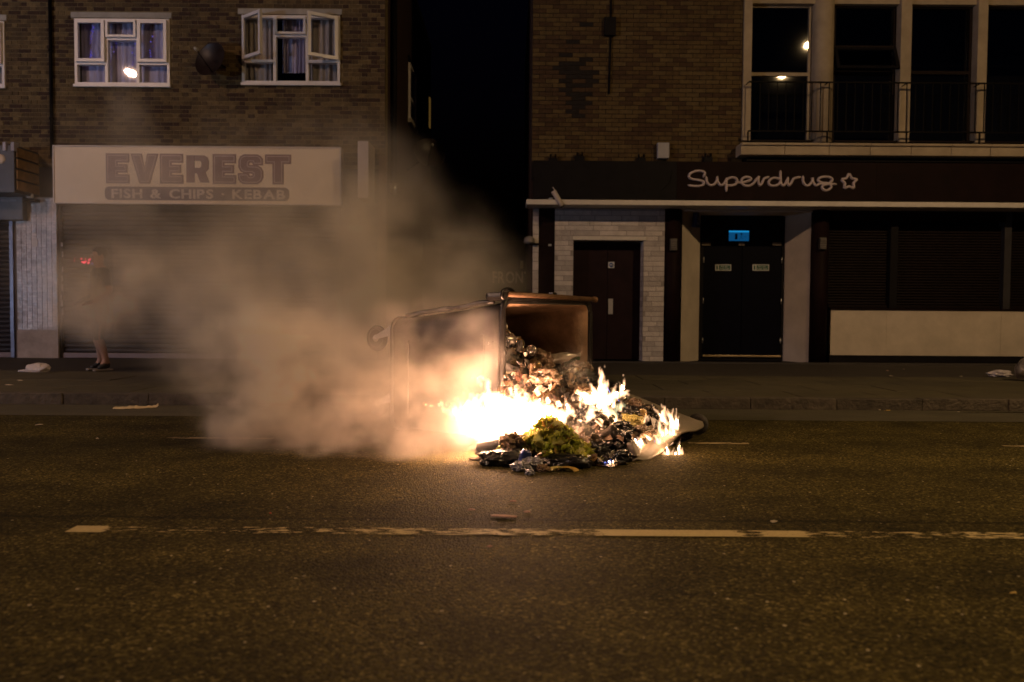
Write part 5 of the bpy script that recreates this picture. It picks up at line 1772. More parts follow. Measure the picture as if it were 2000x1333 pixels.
# cans scattered through the burnt heap
LM_IN = [('red can', -.22, .42), ('upright brown can', -.3, .38), ('slanting silver can', -.2, .2), ('green bottle', -.05, .88), ('near rim of the bin mouth', 0, .0), ('cardboard box', -.5, .95)]
LM_LID = [('olive bag', .72, .62), ('teal tin', .62, .8), ('gold ringed can', .66, .45), ('lettuce heap', .48, -.15), ('lid lip', 1.0, .08), ('green bottle', .05, .8), ('outer lid corner', 1.0, 1.1), ('white hot blaze', .05, -.05), ('middle flames', .4, .7)]
PREP = ['beside the', 'a little way from the', 'farther from the', 'well away from the', 'loose in the heap towards the']
TONE = {0: 'silvery scorched', 3: 'black charred', 4: 'brassy scorched'}
used_l = {}
for k in range(34):
    if k < 16: u, w = ri.uniform(-.42, -.04), ri.uniform(.06, .85); lms_, gr = LM_IN, 'cans inside the bin'
    else: u, w = ri.uniform(.05, .95), ri.uniform(-.05, .9); lms_, gr = LM_LID, 'cans on the open lid'
    mi = ri.choice([0, 0, 0, 3, 3, 4])
    lm = min(lms_, key=lambda q_: (q_[1] - u) ** 2 + (q_[2] - w) ** 2)[0]
    key = (gr, TONE[mi], lm); used_l[key] = used_l.get(key, -1) + 1
    lab = '%s drink can %s %s %s' % (TONE[mi], PREP[min(used_l[key], 4)], lm, 'inside the bin' if k < 16 else 'on the open lid')
    z = heap_z(u, w) + ri.uniform(.005, .04)
    can(bw(u, w, max(z, .04)), rot_r(), mi, lab, gr, dent=ri.uniform(.1, .35), scale=ri.uniform(1.0, 1.2), seed=k)
for k, (u, w, lab) in enumerate(((-.06, .12, 'large sooty can at the near edge of the bin mouth, lowest of the column'), (-.1, .22, 'large sooty can lying across the heap just inside the near rim'), (-.12, .34, 'dented brassy can in the face of the heap under the red can'), (-.05, .46, 'sooty can end showing in the middle of the bin mouth'),
                              (-.16, .55, 'dark can half buried behind the middle of the bin mouth'), (-.03, .66, 'dented can at the foot of the heap before the green bottle'), (-.2, .12, 'pale scorched can highest against the near bin wall'), (.06, .3, 'dented silvery can spilling from the bin mouth behind the blaze'), (-.22, .3, 'round pale can end between the red can and the near wall'))):
    can(bw(u, w, heap_z(u, w) + .045), (R(ri.uniform(55, 100)), R(ri.uniform(-30, 30)), BA + R(90) + R(ri.uniform(-70, 70))), [0, 0, 4, 0, 3, 0, 0, 0, 4][k], lab, 'cans inside the bin', dent=.14, scale=ri.uniform(1.2, 1.4), seed=70 + k)
# the ones that stand out
can(bw(-.22, .42, heap_z(-.22, .42) + .06), (R(75), R(20), R(20)), 2, 'bright red drink can glinting in the middle of the heap inside the bin', 'cans inside the bin', .15, 1.1, 51)
can(bw(-.30, .38, heap_z(-.3, .38) + .11), (R(10), R(12), R(20)), 4, 'brown topless can standing upright at the top of the heap inside the bin', 'cans inside the bin', .12, 1.35, 52)
can(bw(-.2, .2, heap_z(-.2, .2) + .07), (R(70), R(0), R(60)), 0, 'shiny silver can lying slantwise high by the near wall of the bin', 'cans inside the bin', .12, 1.35, 53)


def put(px, py, z=0.0):
    return on_ground(px, py, z)


q = put(1195, 872, .16)
can(at(1195, 833, 5.75), (R(82), 0, R(12)), 4, 'can lying with its round gold ringed end towards the camera under the olive bag', 'cans on the open lid', .06, 1.15, 54)
q = blob('paint_tin_lid', at(1211, 806, 5.95), (.07, .05, .075), mat('teal_tin', (.20, .32, .34), .35, metal=.4, var=.4, scale=14, dirt=.7), 6, .12, 3, 1.5)
tag(q, 'round teal and pale tin standing behind the olive bag on the lid', 'tin')
q = blob('crumpled_bag', at(1232, 824, 5.85), (.10, .06, .06), M_BAGY, 8, .30, 4, 2.2); tag(q, 'crumpled olive yellow plastic bag on the burning lid', 'bag', 'bags in the rubbish')

# bags, films and bottles on the heap
lid_items = [(.10, .35, .13, M_BAGC), (.28, .12, .12, M_BAGC), (.45, .4, .12, M_BAGC), (.62, .15, .10, M_BAGB), (.75, .55, .10, M_BAGB), (.30, .75, .13, M_BAGB), (.5, .85, .10, M_BAGB), (.85, .25, .09, M_BAGB), (.12, .95, .12, M_BAGC), (.38, -.08, .10, M_BAGC), (.7, .78, .08, M_BAGC), (.93, .12, .085, M_BAGB), (.95, .38, .085, M_BAGC), (.93, .7, .09, M_BAGB)]
for k, (u, w, s, m) in enumerate(lid_items):
    o = blob('crumpled_bag', bw(u, w, heap_z(u, w) + .02), (s, s * ri.uniform(.6, .9), s * .62), m, 20 + k, .38, 4, 2.4, .12, (0, 0, ri.uniform(0, 6)))
    tag(o, ['brown film bag on the lid just under the red can and the bin mouth', 'brown film bag on the lid behind the white hot blaze', 'brown film bag in the middle of the lid below the tallest flames', 'black bag on the lid between the lettuce and the gold ringed can',
            'black bag on the lid in front of the olive bag', 'black bag on the lid in front of the green bottle', 'black bag on the lid behind the teal tin', 'black bag on the lid next to the lid lip', 'brown film bag against the lower far rim of the bin mouth',
            'brown film bag slumped over the near edge of the lid behind the lettuce', 'brown film bag by the flames at the outer lid corner', 'small black bag covering the outer front corner of the lid', 'burnt brown bag on the outer edge of the lid', 'crumpled dark bag under the small flames at the lid end'][k], 'bag', 'bags in the rubbish')
for k, (u, w, s, m) in enumerate([(-.15, .3, .10, M_BAGC), (-.4, .6, .11, M_BAGB), (-.1, .9, .14, M_BAGB), (-.25, 1.05, .12, M_BAGC), (-.12, .6, .11, M_CARD), (-.35, .18, .11, M_BAGC), (-.1, .12, .1, M_BAGB)]):
    o = blob('crumpled_bag', bw(u, w, heap_z(u, w) + .0), (s, s * .8, s * .7), m, 40 + k, .4, 4, 2.4, .12, (0, 0, ri.uniform(0, 6)))
    tag(o, ['brown plastic film low in the mouth of the bin', 'black bag deep inside the bin behind the red can', 'black bag slumped in the mouth of the bin below the cardboard box', 'brown film bag beside the cardboard box inside the bin', 'scorched crumpled card under the red can inside the bin', 'brown film bag high against the near wall inside the bin', 'black bag at the near bottom corner of the bin mouth'][k], 'bag', 'bags in the rubbish')


def bottle(pos, rot, m, label, s=1.0):
    b = MB(); b.lathe([(0, -.12), (.032, -.118), (.036, -.1), (.036, .02), (.03, .06), (.014, .1), (.0125, .135), (.0155, .137), (.0155, .15), (0, .15)], 18, 'Z')
    for v in b.v: v *= s
    o = b.build('bottle', m, None, world=False, loc=pos, rot=rot)
    return tag(o, label, 'bottle', 'bottles in the rubbish')


bottle(bw(-.05, .88, heap_z(-.05, .88) + .11), (R(72), 0, R(55)), M_GREENB, 'long green bottle lying across the mouth of the bin', 1.5)
bottle(bw(.12, .62, heap_z(.12, .62) + .09), (R(80), R(10), R(100)), M_CLEARP, 'smoky clear plastic bottle in front of the green bottle', 1.2)
bottle(bw(-.3, .15, heap_z(-.3, .15) + .08), (R(70), R(0), R(10)), M_CLEARP, 'smoky clear bottle lying high on the heap by the near bin wall', 1.1)
bottle(bw(.5, .62, heap_z(.5, .62) + .07), (R(84), 0, R(160)), M_CLEARP, 'smoky clear bottle lying among the flames on the lid', 1.1)
# cardboard box leaning inside the bin
cb_ = thing('cardboard_box', 'brown cardboard box leaning on the far wall inside the bin', 'box', bw(-.62, 1.02, .36), (R(3), R(6), BA))
b = MB(); b.bev(-.16, .16, -.13, .17, 0, .34, .006); b.build('carton', mat('brown_card', (.26, .155, .085), .75, var=.15, scale=6, dirt=.35), cb_, world=False)
b = MB(); b.box(.162, .164, -.07, .05, .06, .2); b.build('printed_panel', mat('card_print', (.10, .06, .035), .7), cb_, world=False)
for k in range(2):
    b = MB(); b.lathe([(.016, -.001), (.03, -.001), (.03, .001), (.016, .001)], 14, 'X', (.166, -.04 + .07 * 0 + .03, .1 + k * .06)); b.build('printed_mark', mat('brown_card', (.26, .155, .085)), cb_, world=False)
# loose burnt scraps: too many and small to tell apart
b = MB()
for k in range(800):
    u = ri.uniform(-.5, .98); w = ri.uniform(-.3, .98)
    if u < 0: w = ri.uniform(.06, 1.2)
    z = max(heap_z(u, w), .01) + ri.uniform(-.01, .05)
    c = bw(u, w, z); s = ri.uniform(.012, .045)
    e = Euler(rot_r()).to_matrix()
    pts = [Vector((math.cos(a) * s * ri.uniform(.5, 1.3), math.sin(a) * s * ri.uniform(.4, 1), ri.uniform(-.3, .3) * s)) for a in (0, 1.2, 2.4, 3.7, 5)]
    tp = [e @ p_ + c for p_ in pts]; bt = [e @ (p_ + Vector((0, 0, -.003))) + c for p_ in pts]
    b.add(tp + bt, [(0, 1, 2), (0, 2, 3), (0, 3, 4), (7, 6, 5), (8, 7, 5), (9, 8, 5)] + [(i, i + 5, (i + 1) % 5 + 5, (i + 1) % 5) for i in range(5)], ri.choice([0, 0, 0, 1, 2, 3, 3, 4]))
o = b.build('burnt_scraps', [mat('char', (.015, .012, .010), .5), M_CARD, M_PAPER, M_BAGC, mat('foil_scrap', (.4, .37, .33), .3, metal=.8)], None)
o['kind'] = 'stuff'; o['label'] = 'loose burnt scraps strewn over the heap and the lid'
# charred heap just in front of the lid
for k, (px, py, s, m, lab) in enumerate(((1165, 893, .09, M_BAGB, 'charred black lump between the lettuce and the lid'), (1195, 888, .085, M_BAGB, 'charred black lump at the corner of the lid'), (1178, 876, .09, M_BURNT, 'burnt brown lump behind the charred black ones'), (1150, 880, .07, M_CARD, 'scorched card lump touching the lettuce'), (1215, 898, .06, M_BAGB, 'small black lump under the lid lip'))):
    o = blob('burnt_lump', put(px, py + 10, 0) + Vector((0, 0, .05)), (s, s * .8, s * .75), m, 60 + k, .45, 4, 2.6, .2); tag(o, lab, 'rubbish', 'burnt lumps')

# ---- pile on the road in front
o = blob('bin_bag', put(990, 910) + Vector((0, .05, .04)), (.19, .11, .065), M_BAGB, 71, .22, 4, 1.8, .05, (0, 0, R(8))); tag(o, 'torn shiny black bin bag flat on the road under the dark can', 'bag', 'bags in the rubbish')
o = blob('bin_bag', put(1108, 915) + Vector((0, .05, .035)), (.17, .10, .055), M_BAGB, 72, .22, 4, 1.8, .05, (0, 0, R(-6))); tag(o, 'shiny black bin bag under the lettuce heap', 'bag', 'bags in the rubbish')
tin = thing('tin', 'dark open tin lying on the black bin bag at the end of the pile', 'tin', put(957, 900) + Vector((0, 0, .085)), (R(0), R(78), R(-14)))
b = MB(); b.lathe([(0, -.08), (.052, -.08), (.054, -.075), (.054, .075), (.056, .08), (.05, .08), (.05, -.07), (0, -.07)], 22, 'Z')
for v in b.v: k_ = noise.noise(v * 14); v.x *= 1 + .12 * k_; v.y *= 1 + .12 * k_
b.build('tin_wall', mat('black_tin', (.02, .02, .024), .3, metal=.6, var=.3, scale=14), tin, world=False)
b = MB(); b.lathe([(.05, .081), (.057, .081), (.057, .087), (.05, .087)], 22, 'Z'); b.build('tin_rim', M_ENDC, tin, world=False)
o = blob('knotted_corner', put(934, 895) + Vector((0, 0, .045)), (.025, .02, .035), M_BAGB, 73, .3, 3); tag(o, 'small dark knotted bag corner beside the dark tin', 'bag', 'bags in the rubbish')
o = blob('flattened_carton', put(924, 899) + Vector((.02, 0, .01)), (.055, .03, .012), M_CARD, 74, .3, 3); tag(o, 'flat scorched carton piece at the tip of the pile', 'carton')
can(put(1022, 915) + Vector((0, 0, .055)), (R(20), R(14), R(40)), 1, 'crushed blue and silver can standing in the grey crumpled wrappers', 'cans on the road', .3, 1.1, 81)
can(put(1033, 898) + Vector((0, .05, .115)), (R(70), R(8), R(20)), 1, 'dark blue can lying between brown paper and lettuce', 'cans on the road', .15, 1.15, 82)
M_WRAP = mat('grey_foil_wrapper', (.30, .29, .33), .35, metal=.4, var=.5, scale=14, bump=.5, bscale=40)
for k, (px, py, s, m, lab) in enumerate(((1040, 918, .07, M_WRAP, 'crumpled grey foil wrapper in front of the blue can'), (1018, 921, .055, M_WRAP, 'crumpled pale foil wrapper beside the black bag'), (1060, 922, .04, M_CARD, 'small brown wrapper scrap in front of the lettuce'), (1035, 928, .03, M_WRAP, 'tiny violet foil scrap nearest the camera'))):
    o = blob('wrapper', put(px, py) + Vector((0, 0, s * .5)), (s, s * .7, s * .6), m, 84 + k, .5, 4, 2.6, .25); tag(o, lab, 'wrapper', 'wrappers on the road')
for k, (px, py, z, s, m, lab) in enumerate(((1000, 894, .13, .075, mat('brown_paper', (.20, .13, .085), .8, var=.45, scale=10, dirt=.5), 'crumpled brown paper ball on top of the pile behind the tin'), (1022, 893, .12, .06, mat('green_tinged_paper', (.30, .27, .13), .8, var=.4, scale=12), 'crumpled green tinged paper beside the brown paper ball'), (985, 893, .09, .05, M_PAPER, 'crumpled pale paper over the dark tin'), (1040, 892, .14, .055, M_PAPER, 'crumpled pale paper behind the lettuce'))):
    o = blob('crumpled_paper', put(px, py + 12) + Vector((0, 0.06, z)), (s, s * .8, s * .85), m, 90 + k, .45, 4, 2.6, .3); tag(o, lab, 'paper', 'crumpled papers')
b = MB(); bm = bmesh.new(); bmesh.ops.create_icosphere(bm, subdivisions=2, radius=.03)
for v in bm.verts: v.co = Vector((v.co.x * .7, v.co.y * .5, v.co.z * 1.5))
b.bm(bm, 0, True); o = b.build('lime_wedge', mat('lime_skin', (.35, .38, .04), .4), None, world=False, loc=put(973, 904) + Vector((0, -.03, .075)), rot=(0, R(10), 0)); tag(o, 'bright lime yellow scrap leaning on the dark tin', 'food scrap')
for k, (px, py, lab, cl) in enumerate(((1089, 921, 'pale yellow peel piece on the road in front of the lettuce', (.42, .34, .10)), (1108, 921, 'curved orange peel piece beside the pale yellow peel', (.42, .25, .05)))):
    b = MB()
    vs, fs = [], []
    for j in range(5):
        for i in range(9):
            a = PI * i / 8
            vs.append((.05 * math.cos(a) * (1 + .1 * j), .012 * j - .02, .024 * math.sin(a) + .003 * noise.noise(Vector((i, j, k))) + .004))
    for j in range(4):
        for i in range(8):
            q_ = j * 9 + i; fs.append((q_, q_ + 1, q_ + 10, q_ + 9))
    n0 = len(vs); vs += [(x_ * .9, y_, z_ - .004) for x_, y_, z_ in vs]; fs += [tuple(n0 + t_ for t_ in f[::-1]) for f in fs]
    b.add(vs, fs, 0, True)
    o = b.build('peel', mat('peel_%d' % k if k else 'peel', cl, .5, var=.3, scale=30), None, world=False, loc=put(px, py), rot=(0, 0, R(20 - 40 * k))); tag(o, lab, 'peel')

# lettuce heap: leaves one by one
lh = thing('lettuce_heap', 'wilting heap of yellow green lettuce leaves spilled on the road', 'lettuce', put(1092, 905))
M_LEAF = [mat('lettuce_pale', (.62, .60, .14), .45, var=.35, scale=18, bump=.4, bscale=60), mat('lettuce_green', (.46, .50, .08), .45, var=.35, scale=18, bump=.4, bscale=60),
          mat('lettuce_cream', (.78, .74, .34), .45, var=.3, scale=18, bump=.4, bscale=60), mat('lettuce_brown', (.36, .23, .07), .5, var=.4, scale=18)]
for m_ in M_LEAF:
    N_, L_ = m_.node_tree.nodes, m_.node_tree.links
    pb_ = N_.get('Principled BSDF'); out_ = N_.get('Material Output')
    tl_ = N_.new('ShaderNodeBsdfTranslucent'); ms_ = N_.new('ShaderNodeMixShader'); ms_.inputs[0].default_value = .45
    L_.new(pb_.inputs['Base Color'].links[0].from_socket, tl_.inputs['Color'])
    L_.new(pb_.outputs[0], ms_.inputs[1]); L_.new(tl_.outputs[0], ms_.inputs[2]); L_.new(ms_.outputs[0], out_.inputs['Surface'])
lms = []
for k in range(10):
    r_ = random.Random(100 + k)
    vs, fs = [], []
    nn = 7
    L_, Wd = r_.uniform(.045, .075), r_.uniform(.03, .055)
    for j in range(nn):
        for i in range(nn):
            u = j / (nn - 1); s = (i / (nn - 1) - .5) * 2
            wd = Wd * (math.sin(PI * (u * .85 + .1)) ** .6)
            fr = abs(s) ** 2 * .018 * math.sin(u * 22 + k + s * 3)
            vs.append((s * wd + .006 * noise.noise(Vector((u * 4, s * 3, k))), (u - .5) * 2 * L_, .03 * (s * s) + .02 * math.sin(u * 3 + k) + fr + .012 * noise.noise(Vector((u * 5, s * 5, k + 7.7)))))
    for j in range(nn - 1):
        for i in range(nn - 1):
            a = j * nn + i; fs.append((a, a + 1, a + nn + 1, a + nn))
    n0 = len(vs); vs += [(x_, y_, z_ - .0025) for x_, y_, z_ in vs]; fs += [tuple(n0 + t_ for t_ in f[::-1]) for f in fs]
    me = bpy.data.meshes.new('leaf'); me.from_pydata(vs, [], fs); me.polygons.foreach_set('use_smooth', [True] * len(fs))
    me.materials.append(M_LEAF[(0, 0, 1, 0, 2, 1, 2, 0, 3, 1)[k]]); me.update(); lms.append(me)
rl_ = random.Random(12)
for k in range(210):
    # heap profile: peak towards the camera's left of the heap, tail trailing towards the lid
    a = rl_.uniform(0, 2 * PI); rad = math.sqrt(rl_.random())
    x = rad * math.cos(a) * .28; y = rad * math.sin(a) * .13
    if x > 0: x *= 1.0
    hgt = .26 * max(0, 1 - ((x + .06) / .20) ** 2 if x < .02 else 1 - ((x + .06) / .34) ** 1.1) * max(0, 1 - (y / .15) ** 2)
    z = hgt * rl_.uniform(.55, 1.0) + .015
    yaw = rl_.uniform(0, 2 * PI)
    o = link('leaf', lms[rl_.randrange(10)], lh, (x, y + .06, z), (rl_.uniform(-.9, .9) + .5, rl_.uniform(-.8, .8), yaw))
    s = rl_.uniform(.6, 1.05); o.scale = (s, s, s)

for k in range(46):
    px_ = rl_.choice([rl_.uniform(985, 1040), rl_.uniform(1040, 1160)]); py_ = rl_.uniform(884, 918) if px_ > 1035 else rl_.uniform(868, 892)
    c_ = put(px_, py_) - world_loc(lh)
    o = link('leaf', lms[rl_.randrange(10)], lh, (c_.x, c_.y, rl_.uniform(.03, .09) + (.09 if px_ < 1035 else 0)), (rl_.uniform(-.8, .8), rl_.uniform(-.8, .8), rl_.uniform(0, 6)))
    s_ = rl_.uniform(.4, .75); o.scale = (s_, s_, s_)

# ================================================================== FIRE
def flame_mat(name, core, edge, L_, pw=1.3):
    m, t, N, K, p = nt(name)
    N.remove(p)
    o = N.get('Material Output')
    lw = N.new('ShaderNodeLayerWeight'); lw.inputs[0].default_value = .45
    inv = N.new('ShaderNodeMath'); inv.operation = 'SUBTRACT'; inv.inputs[0].default_value = 1; K.new(lw.outputs['Facing'], inv.inputs[1])
    pw_ = N.new('ShaderNodeMath'); pw_.operation = 'POWER'; pw_.inputs[1].default_value = pw; K.new(inv.outputs[0], pw_.inputs[0])
    g = N.new('ShaderNodeNewGeometry')
    ns_ = N.new('ShaderNodeTexNoise'); ns_.inputs['Scale'].default_value = 16; ns_.inputs['Detail'].default_value = 3; K.new(g.outputs['Position'], ns_.inputs['Vector'])
    mr = N.new('ShaderNodeMapRange'); mr.inputs[1].default_value = .35; mr.inputs[2].default_value = .62; mr.inputs[3].default_value = .25; mr.inputs[4].default_value = 1
    K.new(ns_.outputs['Fac'], mr.inputs[0])
    al = N.new('ShaderNodeMath'); al.operation = 'MULTIPLY'; K.new(pw_.outputs[0], al.inputs[0]); K.new(mr.outputs[0], al.inputs[1])
    mx = N.new('ShaderNodeMix'); mx.data_type = 'RGBA'; mx.inputs[6].default_value = (*edge, 1); mx.inputs[7].default_value = (*core, 1); K.new(al.outputs[0], mx.inputs[0])
    em = N.new('ShaderNodeEmission'); em.inputs['Strength'].default_value = L_; K.new(mx.outputs[2], em.inputs['Color'])
    tr = N.new('ShaderNodeBsdfTransparent')
    ms = N.new('ShaderNodeMixShader'); K.new(al.outputs[0], ms.inputs[0]); K.new(tr.outputs[0], ms.inputs[1]); K.new(em.outputs[0], ms.inputs[2])
    K.new(ms.outputs[0], o.inputs['Surface'])
    m.cycles.emission_sampling = 'FRONT_BACK'
    return m


M_FLAME = flame_mat('flame', (1.0, .63, .36), (1.0, .42, .12), FIRE_L)
M_BLAZE = flame_mat('blaze_flame', (1.0, .585, .40), (1.0, .45, .2), BLAZE_L)
M_FLAMEB = flame_mat('blue_flame', (.35, .42, 1.0), (.12, .14, 1.0), 1.6)


def tongue(b, base, tip, w, seed, mi=0, n=9, rings=11):
    r_ = random.Random(seed)
    base, tip = Vector(base), Vector(tip)
    d = tip - base; ln = d.length
    side = Vector((1, 0, 0)) if abs(d.normalized().x) < .8 else Vector((0, 0, 1))
    p1, p2 = r_.uniform(0, 6), r_.uniform(0, 6)
    pts, rads = [], []
    for i in range(rings):
        t = i / (rings - 1)
        p_ = base + d * t + side * math.sin(t * 4.2 + p1) * ln * .10 * t + Vector((0, 1, 0)) * math.sin(t * 3 + p2) * ln * .06 * t
        pts.append(p_)
        rads.append(max(w * (.45 + 1.1 * t) * (1 - t) ** .75 * (1 + .22 * math.sin(t * 9 + p2)), .0006))
    o0 = len(b.v)
    b.tube(pts, rads, n, mi, True, .5)
    for v in b.v[o0:]:
        v += Vector((noise.noise(v * 18 + Vector((seed, 0, 0))), noise.noise(v * 18 + Vector((0, seed, 0))) * .6, noise.noise(v * 15 + Vector((0, 0, seed))))) * w * .35


def fire_vol_mat(name, col, S):
    m = bpy.data.materials.new(name); m.use_nodes = True
    N = m.node_tree.nodes; L = m.node_tree.links
    N.remove(N.get('Principled BSDF'))
    at_ = N.new('ShaderNodeAttribute'); at_.attribute_name = 'density'
    mu = N.new('ShaderNodeMath'); mu.operation = 'MULTIPLY'; mu.inputs[1].default_value = S
    L.new(at_.outputs['Fac'], mu.inputs[0])
    em = N.new('ShaderNodeEmission'); em.inputs['Color'].default_value = (*col, 1)
    L.new(mu.outputs[0], em.inputs['Strength'])
    L.new(em.outputs[0], N.get('Material Output').inputs['Volume'])
    return m


M_FIREV = fire_vol_mat('flame_gas', (1.0, .55, .29), 110.0)


def flame_body(parent, caps, vox=.010, warp=.075, gain=1.9, m=None):
    """a body of burning gas: tapered tongues merged and torn by turbulence, baked to a density grid"""
    off = world_loc(parent)
    ng = bpy.data.node_groups.new('flame_body', 'GeometryNodeTree')
    ng.interface.new_socket('Geometry', in_out='OUTPUT', socket_type='NodeSocketGeometry')
    N, L = ng.nodes, ng.links
    out = N.new('NodeGroupOutput')
    pos = N.new('GeometryNodeInputPosition').outputs[0]

    def vm(op, a, b_=None, sc=None):
        n = N.new('ShaderNodeVectorMath'); n.operation = op
        for i, x_ in enumerate((a, b_)):
            if x_ is None: continue
            if isinstance(x_, (tuple, list, Vector)): n.inputs[i].default_value = tuple(x_)
            else: L.new(x_, n.inputs[i])
        if sc is not None:
            if isinstance(sc, (int, float)): n.inputs['Scale'].default_value = sc
            else: L.new(sc, n.inputs['Scale'])
        return n.outputs['Value'] if op in ('LENGTH', 'DOT_PRODUCT') else n.outputs[0]

    def mm(op, a, b_=None, c=None, clamp=False):
        n = N.new('ShaderNodeMath'); n.operation = op; n.use_clamp = clamp
        for i, x_ in enumerate((a, b_, c)):
            if x_ is None: continue
            if isinstance(x_, (int, float)): n.inputs[i].default_value = x_
            else: L.new(x_, n.inputs[i])
        return n.outputs[0]
    st = vm('MULTIPLY', pos, (1, 1, .55))
    p = pos
    for sc, am in ((9.0, warp), (26.0, warp * .42)):
        nz = N.new('ShaderNodeTexNoise'); nz.inputs['Scale'].default_value = sc; nz.inputs['Detail'].default_value = 2
        L.new(st, nz.inputs['Vector'])
        p = vm('ADD', p, vm('SCALE', vm('SUBTRACT', nz.outputs['Color'], (.5, .5, .5)), None, am * 2))
    tot = None
    lo = Vector((1e9,) * 3); hi = Vector((-1e9,) * 3)
    for base, tip, w, _m in caps:
        b0 = Vector(base) - off; d = Vector(tip) - Vector(base)
        for q in (b0, b0 + d):
            for i in range(3):
                lo[i] = min(lo[i], q[i] - w * 1.6 - warp * .7); hi[i] = max(hi[i], q[i] + w * 1.6 + warp * .7)
        rel = vm('SUBTRACT', p, b0)
        t = mm('MULTIPLY', vm('DOT_PRODUCT', rel, d), 1.0 / d.length_squared, clamp=True)
        dist = vm('LENGTH', vm('SUBTRACT', rel, vm('SCALE', d, None, t)))
        rad = mm('MULTIPLY_ADD', t, -w * .86, w)
        val = mm('SUBTRACT', 1.0, mm('DIVIDE', dist, rad))
        tot = val if tot is None else mm('MAXIMUM', tot, val)
    n2 = N.new('ShaderNodeTexNoise'); n2.inputs['Scale'].default_value = 14; n2.inputs['Detail'].default_value = 4
    L.new(st, n2.inputs['Vector'])
    ero = mm('MULTIPLY_ADD', n2.outputs['Fac'], 2.4, -1.2)
    den = mm('MULTIPLY', mm('ADD', tot, mm('MULTIPLY', ero, .55)), gain, clamp=True)
    vc = N.new('GeometryNodeVolumeCube')
    L.new(den, vc.inputs['Density'])
    lo.z = max(lo.z, .004 - off.z)
    vc.inputs['Min'].default_value = lo; vc.inputs['Max'].default_value = hi
    for ax, i in (('X', 0), ('Y', 1), ('Z', 2)): vc.inputs['Resolution ' + ax].default_value = max(8, int((hi[i] - lo[i]) / vox))
    sm = N.new('GeometryNodeSetMaterial'); sm.inputs['Material'].default_value = m or M_FIREV
    L.new(vc.outputs[0], sm.inputs[0]); L.new(sm.outputs[0], out.inputs[0])
    me = bpy.data.meshes.new('flame_body'); me.materials.append(m or M_FIREV)
    o = link('flame_body', me, parent)
    o['kind'] = 'stuff'
    md = o.modifiers.new('fire', 'NODES'); md.node_group = ng
    return o


def fire(label, specs, loc, each=3, widen=1.3, warp=.075, vox=.010, reach=.7, blaze=False):
    t = thing('fire', label, 'fire', loc)
    caps = [s_ for s_ in specs if s_[3] is M_FLAME]
    flame_body(t, [(b_, b_ + (t_ - b_) * 1.15, w * widen, m) for b_, t_, w, m in caps], vox, warp)
    for k, (base, tip, w, m) in enumerate(specs):
        if m is M_FLAME and k % each: continue
        b = MB(); tongue(b, base, base + (tip - base) * reach, w * .8, k * 3 + int(loc[0] * 100) % 50, 0)
        b.build('flame', M_BLAZE if (blaze and m is M_FLAME) else m, t, recalc=False)
    return t


rf = random.Random(31)
sp_a = []
# main blaze at the near corner of the mouth, blown away from the lid
for k in range(34):
    px = rf.triangular(915, 1090, 1000); py = rf.uniform(822, 876)
    if px > 1040: py = rf.uniform(810, 850)
    Y = rf.uniform(5.38, 5.72)
    base = at(px, py, Y); base.z = max(base.z, .02)
    hgt = rf.uniform(.07, .24) * (1 - abs(px - 985) / 170.0 * .6)
    sp_a.append((base, base + Vector((rf.uniform(-.34, -.10), rf.uniform(-.05, .08), hgt)), rf.uniform(.025, .065), M_FLAME))
for px, py, tx, ty, w in ((985, 800, 945, 752, .04), (1000, 805, 960, 758, .045), (1010, 800, 1002, 765, .03), (1040, 800, 1020, 768, .028), (1050, 790, 1060, 764, .014), (930, 810, 905, 770, .03), (1075, 815, 1085, 785, .018), (1040, 815, 1048, 785, .03), (1110, 800, 1098, 775, .016)):
    sp_a.append((at(px, py, 5.5), at(tx, ty, 5.5), w, M_FLAME))
fire('white hot blaze at the near corner of the bin mouth, wrapped in smoke', sp_a, at(980, 870, 5.55), 1, 1.45, .11, .012, .42, True)
sp_b = []
for k in range(40):
    t = rf.random()
    px = 1062 + 165 * t + rf.uniform(-12, 12)
    py = 822 - 50 * t + rf.uniform(-16, 20)
    Y = 5.75 + .15 * t + rf.uniform(-.12, .12)
    Y -= .12
    base = at(px, py, Y)
    hg = rf.uniform(.025, .08) + (.10 if 1140 < px < 1200 and rf.random() < .6 else 0)
    sp_b.append((base, base + Vector((rf.uniform(-.05, .035), rf.uniform(-.03, .03), hg)), rf.uniform(.007, .022), M_FLAME if rf.random() > .06 else M_FLAMEB))
for px, py, tx, ty, w in ((1172, 775, 1172, 722, .030), (1180, 775, 1184, 740, .026), (1165, 785, 1150, 748, .024), (1195, 780, 1206, 752, .022), (1150, 790, 1128, 765, .02), (1190, 815, 1176, 770, .026), (1205, 835, 1196, 800, .018), (1120, 822, 1150, 806, .012), (1100, 815, 1128, 790, .012), (1085, 828, 1075, 800, .014), (1135, 812, 1141, 783, .012), (1215, 800, 1226, 778, .010), (1150, 838, 1140, 812, .010)):
    sp_b.append((at(px, py, 5.72), at(tx, ty, 5.72), w, M_FLAME))
sp_b.append((at(1192, 768, 5.7), at(1180, 742, 5.7), .012, M_FLAMEB)); sp_b.append((at(1210, 784, 5.7), at(1200, 770, 5.7), .010, M_FLAMEB))
fire('licking flames rising from the rubbish in the middle of the open lid', sp_b, at(1170, 800, 5.8), 2, 1.6, .075, .008, .5)
sp_c = []
for k in range(14):
    px = rf.uniform(1286, 1326); py = rf.uniform(815, 878)
    base = at(px, py, 5.85)
    sp_c.append((base, base + Vector((rf.uniform(-.06, .01), rf.uniform(-.02, .02), rf.uniform(.05, .12))), rf.uniform(.007, .018), M_FLAME))
